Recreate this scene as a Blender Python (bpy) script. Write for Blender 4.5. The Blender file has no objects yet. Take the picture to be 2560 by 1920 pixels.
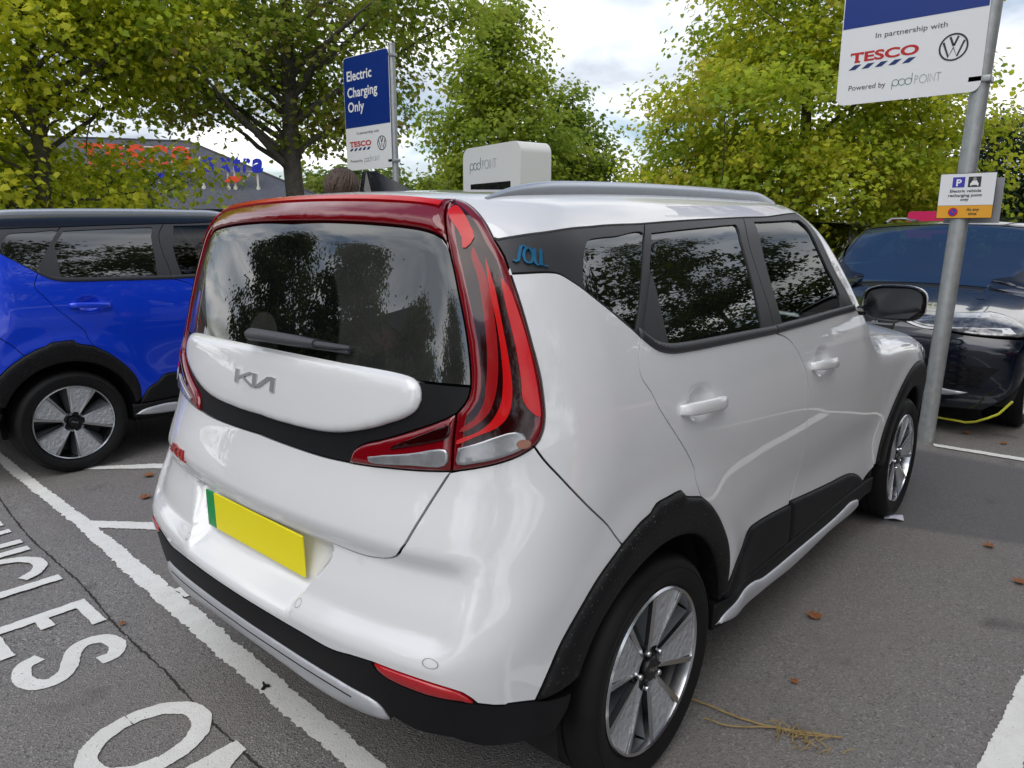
import bpy, bmesh, math, random
import numpy as np
from mathutils import Vector, Matrix
from mathutils.geometry import delaunay_2d_cdt
R=math.radians
S=bpy.context.scene
# ---------------------------------------------------------------- camera
cd=bpy.data.cameras.new('camera'); cam=bpy.data.objects.new('camera',cd); S.collection.objects.link(cam); S.camera=cam
cd.sensor_width=36; cd.lens=36*1797/2560; cd.clip_start=.05; cd.clip_end=3000
cam.location=(-1.6386,-1.7926,1.5611); cam.rotation_euler=(R(90-12.125),0,R(41.614-90))
# ---------------------------------------------------------------- sky, clouds, sun, exposure
SUN_EL,SUN_AZ=R(56),R(200)          # azimuth measured in the scene's xy plane, from +x towards +y
w=bpy.data.worlds.new("World"); S.world=w; w.use_nodes=True
nt=w.node_tree; N=nt.nodes; L=nt.links; N.clear()
def nd(t,**k):
    n=N.new(t)
    for a,b in k.items():
        if a in n.inputs: n.inputs[a].default_value=b
        else: setattr(n,a,b)
    return n
out=nd('ShaderNodeOutputWorld'); sky=nd('ShaderNodeTexSky',sky_type='NISHITA',sun_disc=False,sun_elevation=SUN_EL,sun_rotation=math.pi/2-SUN_AZ)
bg=nd('ShaderNodeBackground',Strength=.11); L.new(sky.outputs[0],bg.inputs[0])
tc=nd('ShaderNodeTexCoord'); sp=nd('ShaderNodeSeparateXYZ'); L.new(tc.outputs['Generated'],sp.inputs[0])
mz=nd('ShaderNodeMath',operation='MAXIMUM'); mz.inputs[1].default_value=0; L.new(sp.outputs[2],mz.inputs[0])
ad=nd('ShaderNodeMath',operation='ADD'); ad.inputs[1].default_value=.22; L.new(mz.outputs[0],ad.inputs[0])
dx=nd('ShaderNodeMath',operation='DIVIDE'); dy=nd('ShaderNodeMath',operation='DIVIDE')
L.new(sp.outputs[0],dx.inputs[0]); L.new(ad.outputs[0],dx.inputs[1]); L.new(sp.outputs[1],dy.inputs[0]); L.new(ad.outputs[0],dy.inputs[1])
cb=nd('ShaderNodeCombineXYZ'); L.new(dx.outputs[0],cb.inputs[0]); L.new(dy.outputs[0],cb.inputs[1])
n1=nd('ShaderNodeTexNoise',Scale=1.15,Detail=7.0,Roughness=.52,Distortion=.35); L.new(cb.outputs[0],n1.inputs['Vector'])
mp=nd('ShaderNodeMapping'); mp.inputs['Location'].default_value=(3.1,1.7,0); L.new(cb.outputs[0],mp.inputs['Vector'])
n2=nd('ShaderNodeTexNoise',Scale=1.5,Detail=6.0,Roughness=.5,Distortion=.5); L.new(mp.outputs[0],n2.inputs['Vector'])
zr=nd('ShaderNodeMapRange'); zr.inputs[1].default_value=.55; zr.inputs[2].default_value=.95; zr.inputs[3].default_value=0; zr.inputs[4].default_value=.17; L.new(mz.outputs[0],zr.inputs[0])
sb=nd('ShaderNodeMath',operation='SUBTRACT'); L.new(n1.outputs['Fac'],sb.inputs[0]); L.new(zr.outputs[0],sb.inputs[1])
cov=nd('ShaderNodeValToRGB'); L.new(sb.outputs[0],cov.inputs[0])
cov.color_ramp.elements[0].position=.36; cov.color_ramp.elements[0].color=(0,0,0,1); cov.color_ramp.elements[1].position=.50; cov.color_ramp.elements[1].color=(1,1,1,1)
shd=nd('ShaderNodeValToRGB'); L.new(n2.outputs['Fac'],shd.inputs[0])
e=shd.color_ramp.elements; e[0].position=.36; e[0].color=(.40,.45,.52,1); e[1].position=.60; e[1].color=(1.0,1.0,1.0,1)
m_=e.new(.50); m_.color=(.72,.76,.82,1)
bg2=nd('ShaderNodeBackground',Strength=1.2); L.new(shd.outputs[0],bg2.inputs[0])
mx=nd('ShaderNodeMixShader'); L.new(cov.outputs[0],mx.inputs[0]); L.new(bg.outputs[0],mx.inputs[1]); L.new(bg2.outputs[0],mx.inputs[2]); L.new(mx.outputs[0],out.inputs[0])
sl=bpy.data.lights.new('sun','SUN'); sl.energy=1.35; sl.angle=R(60); sl.color=(1,.965,.90)
sun=bpy.data.objects.new('sun',sl); S.collection.objects.link(sun)
sd=Vector((math.cos(SUN_AZ)*math.cos(SUN_EL),math.sin(SUN_AZ)*math.cos(SUN_EL),math.sin(SUN_EL)))
sun.rotation_euler=sd.to_track_quat('Z','Y').to_euler(); sun.location=(0,0,30)
S.view_settings.view_transform='Standard'; S.view_settings.look='None'; S.view_settings.exposure=.26; S.view_settings.gamma=1
S.render.film_transparent=False
try: S.cycles.use_adaptive_sampling=True
except Exception: pass
# ---------------------------------------------------------------- materials
M={}
def mat(name,col,rough=.5,metal=0.,coat=0.,spec=.5,noise=None,bump=None,trans=0.,speck=None,coat_tint=None,ior=None):
    """noise=(scale,amount,colour2)  bump=(scale,strength,distance)  speck=(scale,threshold,colour)"""
    m=bpy.data.materials.new(name); m.use_nodes=True; nt=m.node_tree; b=nt.nodes['Principled BSDF']
    I=b.inputs; I['Base Color'].default_value=(*col,1); I['Roughness'].default_value=rough; I['Metallic'].default_value=metal
    I['Coat Weight'].default_value=coat; I['Coat Roughness'].default_value=.03; I['Specular IOR Level'].default_value=spec; I['Transmission Weight'].default_value=trans
    if ior: I['IOR'].default_value=ior
    if coat_tint: I['Coat Tint'].default_value=(*coat_tint,1)
    def add(t,**k):
        n=nt.nodes.new(t)
        for a,v in k.items():
            if a in n.inputs: n.inputs[a].default_value=v
            else: setattr(n,a,v)
        return n
    if noise or bump or speck:
        tc=add('ShaderNodeTexCoord')
    last=None
    if noise:
        t=add('ShaderNodeTexNoise',Scale=noise[0],Detail=5.0,Roughness=.6); nt.links.new(tc.outputs['Object'],t.inputs['Vector'])
        r=add('ShaderNodeMapRange'); r.inputs[1].default_value=.35; r.inputs[2].default_value=.7; r.inputs[3].default_value=0; r.inputs[4].default_value=noise[1]
        nt.links.new(t.outputs['Fac'],r.inputs[0])
        x=add('ShaderNodeMix',data_type='RGBA'); x.inputs[6].default_value=(*col,1); x.inputs[7].default_value=(*noise[2],1); nt.links.new(r.outputs[0],x.inputs[0])
        last=x.outputs[2]
    if speck:
        t=add('ShaderNodeTexNoise',Scale=speck[0],Detail=2.0); nt.links.new(tc.outputs['Object'],t.inputs['Vector'])
        r=add('ShaderNodeMapRange'); r.inputs[1].default_value=speck[1]; r.inputs[2].default_value=speck[1]+.05
        nt.links.new(t.outputs['Fac'],r.inputs[0])
        x=add('ShaderNodeMix',data_type='RGBA'); x.inputs[6].default_value=(*col,1); x.inputs[7].default_value=(*speck[2],1)
        if last: nt.links.new(last,x.inputs[6])
        nt.links.new(r.outputs[0],x.inputs[0]); last=x.outputs[2]
    if last: nt.links.new(last,I['Base Color'])
    if bump:
        t=add('ShaderNodeTexNoise',Scale=bump[0],Detail=3.0); nt.links.new(tc.outputs['Object'],t.inputs['Vector'])
        bp=add('ShaderNodeBump',Strength=bump[1],Distance=bump[2]); nt.links.new(t.outputs['Fac'],bp.inputs['Height']); nt.links.new(bp.outputs[0],I['Normal'])
    M[name]=m; return m
mat('white_paint',(.80,.805,.82),.34,0,1.,noise=(2.2,.10,(.68,.66,.61)))
M['white_paint'].node_tree.nodes['Principled BSDF'].inputs['Coat IOR'].default_value=1.75
M['white_paint'].node_tree.nodes['Principled BSDF'].inputs['Coat Roughness'].default_value=.012
mat('blue_paint',(.0005,.050,.74),.28,.25,1.)
mat('black_paint',(.003,.0035,.006),.25,0,.55,.3)
mat('blue_black_paint',(.003,.006,.017),.2,.3,1.)  # black on the SUV; the blue in it stands in for mirrored sky
mat('red_paint',(.42,.012,.012),.3,0,1.)
mat('black_plastic',(.006,.0063,.008),.55,noise=(9,.5,(.011,.011,.0115)),bump=(900,.15,.001),spec=.25)
mat('dirty_plastic',(.006,.0063,.0075),.55,noise=(7,.5,(.012,.0118,.011)),speck=(160,.66,(.11,.10,.095)),bump=(900,.15,.001),spec=.25)
mat('trim_black',(.038,.039,.043),.45)
mat('wiper_grey',(.060,.062,.070),.5)
mat('shell_black',(.004,.004,.004),.8)
mat('gloss_black',(.006,.006,.007),.08,0,0)
mat('privacy_glass',(.004,.005,.005),.012,0,0,1.0,ior=1.75)
mat('silver_plastic',(.50,.51,.54),.32,.35)
mat('silver_paint',(.46,.48,.52),.25,.7,.3)
mat('satin_rail',(.58,.61,.67),.36,.7)
mat('chrome',(.72,.73,.75),.12,1.)
mat('machined_alloy',(.62,.63,.65),.22,1.,noise=(30,.4,(.5,.5,.52)))
mat('grey_alloy',(.42,.43,.45),.40,.35,bump=(48,1.0,.012),noise=(36,.7,(.55,.56,.58)))
mat('dark_alloy',(.09,.095,.105),.4,.5)
mat('black_alloy',(.008,.008,.009),.35,.2)
mat('rubber',(.0045,.0045,.005),.62,noise=(14,.5,(.010,.0098,.0095)),spec=.3)
mat('red_frame',(.20,.002,.007),.10,0,1.,noise=(6,.3,(.14,.002,.005)))
mat('red_lens_dark',(.020,.0008,.0015),.08,0,.45,.35)
mat('red_strip',(.60,.003,.005),.2,0,.4,.35)
mat('red_deep',(.30,.002,.004),.2,0,.4,.35)
mat('reflector_red',(.45,.006,.012),.18,0,1.,bump=(700,.3,.002))
mat('clear_lamp',(.42,.43,.45),.18,.45,1.,noise=(14,.8,(.20,.20,.21)))
mat('amber_bulb',(.25,.075,.025),.25,0,1.)
mat('headlamp_glass',(.05,.052,.056),.06,.5,1.,noise=(22,.9,(.35,.35,.36)))
mat('mirror_glass',(.80,.82,.84),.01,1.)
mat('plate_yellow',(.95,.82,.002),.45)
mat('plate_green',(.0,.30,.07),.35)
mat('badge_red',(.42,.012,.008),.3,.2,.5)
mat('badge_blue',(.02,.17,.34),.25,.4,.5)
mat('badge_grey',(.55,.56,.57),.25,.6)
mat('seat_fabric',(.03,.03,.033),.8)
mat('dash_grey',(.10,.11,.115),.6)
mat('cream',(.45,.46,.44),.5)
mat('galvanised',(.40,.42,.42),.42,.55,noise=(18,.7,(.56,.58,.58)),bump=(40,.2,.003))
mat('sign_white',(.80,.81,.82),.35)
mat('sign_blue',(.002,.028,.22),.35)
mat('sign_grey',(.30,.31,.33),.4)
mat('text_white',(.85,.85,.85),.5)
mat('text_black',(.03,.03,.035),.5)
mat('text_grey',(.33,.36,.36),.5)
mat('text_green',(.14,.24,.20),.5)
mat('text_red',(.52,.012,.012),.5)
mat('text_navy',(.006,.03,.14),.5)
mat('amber_panel',(.80,.38,.03),.4)
mat('violet_blue',(.05,.05,.42),.4)
mat('charger_white',(.74,.75,.70),.4,noise=(3,.3,(.66,.67,.62)))
mat('letter_orange',(.75,.07,.015),.4)
mat('letter_blue',(.004,.02,.42),.4)
mat('post_cream',(.62,.60,.52),.5)
mat('black_post',(.012,.012,.014),.4)
mat('pink_board',(.70,.015,.12),.4)
mat('hair',(.065,.038,.022),.45,bump=(120,.6,.01))
mat('skin',(.42,.25,.18),.5)
mat('coat_cloth',(.03,.035,.05),.8)
mat('cable_yellow',(.62,.62,.05),.4)
mat('paper',(.62,.62,.72),.6)
mat('dry_straw',(.36,.26,.11),.8,noise=(40,.7,(.20,.13,.05)))
mat('dead_leaf',(.22,.065,.018),.7,noise=(30,.8,(.32,.14,.04)))
mat('moss',(.06,.08,.015),.9)
def glass(name,tint,alpha):
    m=bpy.data.materials.new(name); m.use_nodes=True; nt=m.node_tree; nt.nodes.clear()
    o=nt.nodes.new('ShaderNodeOutputMaterial'); t=nt.nodes.new('ShaderNodeBsdfTransparent'); t.inputs[0].default_value=(*tint,1)
    g=nt.nodes.new('ShaderNodeBsdfGlossy'); g.inputs['Roughness'].default_value=.01
    f=nt.nodes.new('ShaderNodeFresnel'); f.inputs[0].default_value=alpha; x=nt.nodes.new('ShaderNodeMixShader')
    nt.links.new(f.outputs[0],x.inputs[0]); nt.links.new(t.outputs[0],x.inputs[1]); nt.links.new(g.outputs[0],x.inputs[2]); nt.links.new(x.outputs[0],o.inputs[0])
    M[name]=m
glass('cabin_glass',(.50,.58,.54),1.6)
glass('windscreen_sky_tint',(.10,.20,.34),2.2)  # SUV screen: blue tint and strong gloss imitate the sky mirrored in it
m=M['windscreen_sky_tint']; nt=m.node_tree; x_=[n for n in nt.nodes if n.type=='MIX_SHADER'][0]; t_=[n for n in nt.nodes if n.type=='BSDF_TRANSPARENT'][0]
d_=nt.nodes.new('ShaderNodeBsdfDiffuse'); d_.inputs[0].default_value=(.02,.07,.19,1); y_=nt.nodes.new('ShaderNodeMixShader'); y_.inputs[0].default_value=.42; nt.links.new(t_.outputs[0],y_.inputs[1]); nt.links.new(d_.outputs[0],y_.inputs[2]); nt.links.new(y_.outputs[0],x_.inputs[1])  # blue diffuse layer painted in as the sky's reflection
# ---------------------------------------------------------------- bodywork surface
PI=np.pi
# ---- car body as one smooth solid: F(p) < 0 inside. x forward from the rear axle, y left, z up (metres)
def smax(a,b,k):
    return np.maximum(a,b)+np.maximum(k-np.abs(a-b),0)**2/(4*k)
def smin(a,b,k): return -smax(-a,-b,k)
def sst(a,b,x):
    t=np.clip((x-a)/(b-a),0,1); return t*t*(3-2*t)
class Spl:                                             # monotone-ish cubic (Catmull-Rom) through table points
    def __init__(s,pts):
        p=np.array(pts,float); s.x=p[:,0]; s.y=p[:,1]; s.m=np.gradient(s.y,s.x)
    def __call__(s,q):
        q=np.clip(q,s.x[0],s.x[-1]); i=np.clip(np.searchsorted(s.x,q)-1,0,len(s.x)-2)
        h=s.x[i+1]-s.x[i]; t=(q-s.x[i])/h; t2=t*t; t3=t2*t
        return (2*t3-3*t2+1)*s.y[i]+(t3-2*t2+t)*h*s.m[i]+(-2*t3+3*t2)*s.y[i+1]+(t3-t2)*h*s.m[i+1]
REAR=Spl([(.15,-.62),(.25,-.70),(.36,-.752),(.46,-.776),(.52,-.786),(.58,-.795),(.645,-.797),(.70,-.782),(.78,-.752),(.88,-.722),(1.0,-.68),(1.17,-.645),(1.35,-.602),(1.54,-.548),(1.62,-.522),(1.75,-.47)])
SIDE=Spl([(.15,.84),(.25,.862),(.36,.872),(.5,.878),(.62,.884),(.75,.896),(.87,.905),(.97,.909),(1.06,.903),(1.17,.885),(1.3,.851),(1.45,.797),(1.57,.742),(1.66,.69),(1.78,.60)])
TOP=Spl([(-.8,1.62),(-.5,1.655),(-.2,1.674),(.2,1.69),(.6,1.698),(1.0,1.70),(1.3,1.696),(1.44,1.682),(1.54,1.635),(1.66,1.51),(1.78,1.37),(1.90,1.24),(2.0,1.170),(2.12,1.142),(2.3,1.128),(2.6,1.10),(2.9,1.055),(3.1,1.0),(3.25,.93),(3.4,.80)])
PLAN=Spl([(-.8,.035),(-.5,.022),(-.2,.010),(.2,.002),(.8,0),(1.8,0),(2.4,.004),(2.8,.02),(3.1,.055),(3.4,.12)])
FRONT=Spl([(.15,3.25),(.3,3.36),(.5,3.42),(.7,3.43),(.85,3.40),(1.0,3.30),(1.2,3.0)])
HANDLES=[(.165,1.090),(1.115,1.077)]
def F(P):
    x,y,z=P[...,0],P[...,1],P[...,2]; a=np.abs(y)
    w=SIDE(z)-PLAN(x)
    # wheel-arch flares, lower door hollow
    for xc in (0.,2.6):
        r=np.hypot(x-xc,z-.36); w=w+.016*np.exp(-((r-.47)/.085)**2)*sst(1.0,.85,z)
    w=w-.010*np.exp(-((z-.60)/.12)**2)*sst(.45,.75,x)*sst(2.2,1.9,x)
    w=w-.012*sst(2.0,2.5,x)*sst(.9,1.15,z)
    lo=sst(.55,1.0,z)
    for xh,zh in HANDLES: w=w-.024*np.exp(-(((x-xh)/.062)**2+((z-zh)/.040)**2)**2)
    rear=REAR(z)+.15*a**2+(.10+.10*lo)*a**6
    # bumper shelf below the tailgate and the number-plate recess
    shelf=.030*sst(.79,.70,a)*sst(.61,.68,z)*sst(.86,.79,z)
    aw=.285+.09*sst(.62,.80,z)
    plate=.078*sst(aw+.012,aw-.030,a)*sst(.600,.672,z)*sst(.803,.788,z)
    rear=rear+np.maximum(shelf,plate)
    top=TOP(x+.16*a**2)-.065*a**2-.06*a**4
    f=smax(a-w, rear-x, .15+.07*lo)
    f=smax(f, x-(FRONT(z)-.22*a**2-.25*a**6), .25)
    f=smax(f, (z-top)*.9, .10)
    return smax(f,.17-z,.06)
def grad(P,e=2e-3):
    g=np.stack([(F(P+np.eye(3)[i]*e)-F(P-np.eye(3)[i]*e)) for i in range(3)],-1)
    return g/np.maximum(np.linalg.norm(g,axis=-1,keepdims=True),1e-9)
# ---- wrap-around chart: u along the car's plan from the rear centre, v up; 'T' chart: plan view
XR,XF,YC,R0,ZC,RV=-.12,2.75,.5,.3,1.2,.3
LA=R0*PI/2; U1=YC; U2=U1+LA; U3=U2+XF-XR; U4=U3+LA
def chart(u,v):
    s=np.where(u<0,-1.,1.); a=np.abs(u)
    an=np.clip((a-U1)/R0,0,PI/2); bn=np.clip((a-U3)/R0,0,PI/2)
    dx=-np.cos(an)+np.sin(bn)*1.0; dy=-np.sin(an)*np.cos(bn)
    dx=np.where(a<U3,-np.cos(an),np.sin(bn))
    ox=np.where(a<U2,XR,np.minimum(XR+a-U2,XF))
    oy=np.where(a<U1,-a,np.where(a>U4,-(YC-(a-U4)),-YC))
    ph=np.maximum(v-ZC,0)/RV
    o=np.stack([ox,oy*s,np.minimum(v,ZC)],-1)
    d=np.stack([dx*np.cos(ph),dy*s*np.cos(ph),np.sin(ph)],-1)
    return o,d
def inv(P):
    x,y,z=P[...,0],P[...,1],P[...,2]; s=np.where(y>0,-1.,1.); a=np.abs(y)
    hx=np.where(x<XR,XR-x,np.where(x>XF,x-XF,0)); hy=np.maximum(a-YC,0)
    h=np.hypot(hx,hy)
    an=np.arctan2(hy,hx)
    u=np.where(x<XR,np.where(a<YC,a,U1+R0*an),np.where(x>XF,np.where(a<YC,U4+YC-a,U3+R0*(PI/2-an)),U2+x-XR))
    v=np.where(z>ZC,ZC+RV*np.arctan2(z-ZC,h),z)
    return np.stack([u*s,v],-1)
def solve(o,d,t0=0.,t1=.95,n=44):
    lo=np.full(o.shape[:-1],t0); hi=np.full(o.shape[:-1],t1)
    for _ in range(n):
        m=(lo+hi)/2; ins=F(o+m[...,None]*d)<0
        lo=np.where(ins,m,lo); hi=np.where(ins,hi,m)
    return o+lo[...,None]*d
def lift(Q,ch='W'):
    Q=np.asarray(Q,float)
    if ch=='W': o,d=chart(Q[...,0],Q[...,1])
    else:
        o=np.stack([Q[...,0],Q[...,1],np.full(Q.shape[:-1],.7)],-1); d=np.zeros_like(o); d[...,2]=1
    return solve(o,d,0,1.1)
CV={
 'lamp_out_a':[[5187,14927],[5391,14930],[5680,14862],[5995,14723],[6273,14527],[6444,14347]],
 'lamp_out_b':[[6444,14347],[6680,14114],[6794,13903]],
 'lamp_out_c':[[6794,13903],[6954,13548],[7084,13189],[7190,12820],[7277,12506],[7340,12223],[7375,11885],[7388,11530],[7358,11216],[7303,11024],[7228,10893]],
 'lamp_out_d':[[7228,10893],[7021,10712],[6798,10584],[6554,10481],[6307,10394],[6082,10321]],
 'lamp_in_a':[[5187,14927],[5186,14790],[5296,14631],[5424,14454],[5562,14253],[5680,14044]],
 'lamp_in_b':[[5680,14044],[5811,13808],[5972,13433],[6114,13042],[6223,12616],[6276,12299],[6287,12117],[6262,11961],[6204,11799],[6104,11611]],
 'lamp_in_c':[[6104,11611],[6093,11291],[6081,10969],[6082,10321]],
 'bar_top':[[5187,14927],[4910,14874],[4367,14815],[3481,14778],[2488,14758],[1365,14752],[539,14754],[0,14749]],
 'glass_top':[[5680,14044],[5603,14146],[5472,14224],[5278,14270],[4996,14292],[4433,14293],[3529,14284],[2182,14270],[1436,14263],[630,14256]],
 'black_bot':[[3903,10075],[2940,10047],[1431,10070],[99,10105],[0,10109]],
 'hlamp_top':[[6104,11611],[5886,11420],[5422,11109],[4943,10816],[4406,10639],[4103,10490],[3954,10313],[3903,10075]],
 'hlamp_bot':[[3905,10067],[4786,10126],[5338,10193],[5775,10262],[6082,10321]],
 'garn_top':[[5488,11959],[5457,12062],[5395,12135],[5289,12183],[5082,12216],[4407,12236],[3171,12242],[1738,12254],[40,12258]],
 'garn_bot':[[5488,11959],[5496,11798],[5454,11620],[5336,11442],[5094,11247],[4635,11047],[4073,10877],[3468,10734],[2808,10653],[1703,10614],[434,10613],[0,10628]],
 'hatch_seam':[[6055,10293],[5856,9702],[5663,9037],[5551,8611],[5458,8339],[5321,8103],[5153,7938]],
 'hatch_bot':[[5153,7938],[4846,7903],[4127,7927],[2758,7650]],
 'bump_seam':[[7228,10893],[7370,10581],[7609,10166],[7817,9803],[8151,9255],[8547,8677],[8713,8372],[8907,8051]],
 'bump_low':[[7248,5049],[6908,5212],[6883,5190],[6575,5368]],
 'refl_top':[[6575,5368],[6421,5675],[6119,5827],[5667,5872],[5333,5891]],
 'refl_bot':[[5333,5891],[5374,5739],[5527,5587],[5882,5502],[6308,5457],[6575,5368]],
 'bump_low2':[[5333,5891],[4797,6003],[3557,6178],[2225,6191],[1109,6166],[186,6159],[0,6159]],
 'black_low':[[7865,4581],[7792,4237],[7473,3941],[7253,4013],[7014,4069],[6586,4187],[6268,4401],[5800,4340],[5531,4478]],
 'silver_top':[[5531,4478],[5365,4933],[5015,4960],[3950,5050],[3390,5200],[2357,5387],[994,5521],[0,5609]],
 'silver_low':[[5531,4478],[5362,4391],[4702,4385],[3780,4480],[2417,4679],[473,4959],[0,4990]],
 'arch_rear':[[7248,5049],[7427,5641],[7627,6244],[7952,6887],[8331,7486],[8907,8051]],
 'arch_top':[[8907,8051],[9483,8420],[9808,8524],[9915,8608],[10078,8695],[10616,8722],[11288,8717],[11400,8651],[11474,8536],[12473,8207]],
 'arch_front':[[12473,8207],[13281,7668],[14144,6849],[14790,6000],[15113,5107],[15143,4164]],
 'gutter':[[6531,14339],[6877,14454],[7356,14609],[8877,14995],[11984,15086],[14882,15161],[18533,15250],[20867,15304],[23936,15399]],
 'belt_a':[[6779,13864],[7041,13911],[7566,14003],[7795,14011],[8030,13945],[8312,13841],[8690,13660],[9111,13447],[9585,13145],[10068,12815]],
 'belt_b':[[10068,12815],[10266,12695],[10481,12573],[10776,12456],[11307,12353],[12280,12299],[14430,12257],[16232,12224],[18106,12193]],
 'belt_c':[[18390,12208],[19329,12205],[21023,12210],[24138,12242],[25908,12248]],
 'apillar':[[23936,15399],[24282,15438],[23969,14885],[24432,14338],[25291,13639],[26100,12909],[26594,12548],[25908,12248]],
 'rdoor_back':[[10068,12815],[9851,12491],[9729,12146],[9818,11917],[10071,11626],[10318,11218],[10665,10780],[12125,9097],[12156,8824],[12473,8207]],
 'band_split_a':[[11984,15086],[11526,14737],[10925,14108],[10439,13528],[9969,12911],[10068,12815]],
 'band_split_b':[[18533,15250],[17924,14630],[17874,13680],[18028,12951],[18106,12193]],
 'dd_seam':[[18390,12208],[18996,11971],[19612,11575],[20047,11104],[20434,10582],[20568,10216],[20689,9261],[20961,8431],[21133,7344],[21134,6384],[20861,5699],[20690,5561]],
 'clad_r':[[15143,4164],[15348,4492],[15684,4894],[16362,5215],[16760,5571],[17080,5683],[17679,5668],[18846,5600],[20680,5441]],
 'clad_f':[[20690,5561],[22291,5375],[25029,5085],[27093,4896],[27997,4755],[28988,4459],[29684,4145],[30248,3780]],
 'qglass':[[8768,14596],[8959,14733],[9327,14805],[10354,14841],[11651,14867],[11290,14524],[10783,13966],[10309,13382],[9969,13005],[9571,13241],[9134,13506],[8706,13705],[8472,13818],[8418,13897],[8483,14126],[8614,14399]],
 'rglass':[[12072,14870],[13800,14927],[15703,14986],[17202,15029],[17625,15012],[17413,14667],[17323,14188],[17247,13396],[17146,12415],[15811,12429],[13610,12447],[12361,12471],[11278,12531],[11271,13033],[11299,13532],[11327,13908],[11322,14120]],
 'rtri':[[11322,14120],[11327,13908],[11299,13532],[11271,13033],[11278,12531],[10847,12612],[10502,12766],[10300,12911],[10720,13508],[11066,13890]],
 'fglass':[[19051,15083],[20939,15114],[23236,15153],[23097,15121],[23214,15039],[23566,14386],[24242,13714],[24710,13263],[24753,12860],[24522,12497],[23723,12453],[22377,12414],[20552,12396],[18848,12380],[18755,12961],[18687,13542],[18756,14249]],
 'handle_r':[[11565,10842],[13634,10713]],
 'handle_f':[[20850,10609],[23616,10491]],
 'wiper':[[-448,12481],[2241,12501],[3392,12503]],
 'badge_kia':[[-1232,11717],[810,11805],[845,11452],[-1160,11420]],
 'badge_soul_rear':[[-5610,8607],[-4108,8594]],
 'badge_soul_side':[[6815,14049],[7588,14233],[7354,14352],[6905,14248]],
 'sensors':[[3025,6480],[6081,6284]],
 'clear_a':[[6187,10864],[6416,10988],[6715,11166],[6941,11251],[7044,11206],[7102,11044],[7071,10907],[6920,10786],[6674,10655],[6428,10564],[6187,10505]],
 'clear_b':[[4546,10327],[5000,10444],[5455,10600],[6000,10795],[6002,10442],[5476,10330],[4932,10222],[4595,10229]],
 'strip_a':[[6129,14141],[6265,13955],[6374,13811],[6541,13343],[6648,12800],[6685,12313],[6658,11998],[6578,11646],[6431,11404],[6254,11239],[6188,11224],[6225,11316],[6376,11499],[6490,11799],[6526,12177],[6509,12657],[6424,13171],[6279,13696],[6094,14062]],
 'strip_b':[[6343,14041],[6549,13616],[6739,12943],[6856,12395],[6893,11995],[6835,11569],[6687,11335],[6437,11160],[6158,10948],[6160,11029],[6435,11235],[6608,11459],[6728,11804],[6758,12128],[6729,12529],[6624,13074],[6478,13555]],
 'strip_c':[[6628,13773],[6778,13640],[6930,13320],[7087,12874],[7203,12394],[7271,11973],[7283,11533],[7134,11710],[7039,11950],[7009,12260],[6941,12644],[6851,13005],[6730,13414]],
 'strip_d':[[5438,14582],[5516,14689],[5744,14599],[5983,14416],[6107,14268],[6000,14114],[5941,14107],[5886,14239],[5707,14377],[5521,14491]],
 'strip_e':[[6032,11362],[5724,11148],[5434,10925],[5137,10690],[5096,10616],[5444,10762],[5737,10898],[6030,11082]],
 'bar_a':[[5161,14685],[4292,14673],[3033,14656],[1610,14640],[394,14635]],
 'bar_b':[[5333,14517],[4760,14542],[3868,14539],[2558,14525],[1456,14516],[656,14509]],
 'glassline':[[6288,12143],[5443,12140]],
 'plate':[[-2252,8036],[-2870,6822],[2499,6731]],
 'fuel':[[6055,10301]],
}
# ---------------------------------------------------------------- object helpers
COL=S.collection
def tag(o,label=None,cat=None,group=None,kind=None):
    for k,v in (('label',label),('category',cat),('group',group),('kind',kind)):
        if v: o[k]=v
    return o
def empty(name,loc=(0,0,0),rz=0,**k):
    o=bpy.data.objects.new(name,None); COL.objects.link(o); o.location=loc; o.rotation_euler=(0,0,rz); o.empty_display_size=.1
    return tag(o,**k)
def mobj(name,V,Fc,m,parent=None,smooth=False,loopn=None,mats=None,mi=None,loc=None):
    me=bpy.data.meshes.new(name); me.from_pydata([tuple(v) for v in V],[],[tuple(f) for f in Fc])
    for x in (mats or [m]): me.materials.append(M[x] if isinstance(x,str) else x)
    if mi is not None: me.polygons.foreach_set('material_index',np.asarray(mi,np.int32))
    if smooth or loopn is not None: me.polygons.foreach_set('use_smooth',np.ones(len(Fc),bool))
    if loopn is not None: me.normals_split_custom_set(loopn)
    me.update()
    o=bpy.data.objects.new(name,me); COL.objects.link(o)
    if parent is not None: o.parent=parent
    if loc is not None: o.location=loc
    return o
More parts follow.
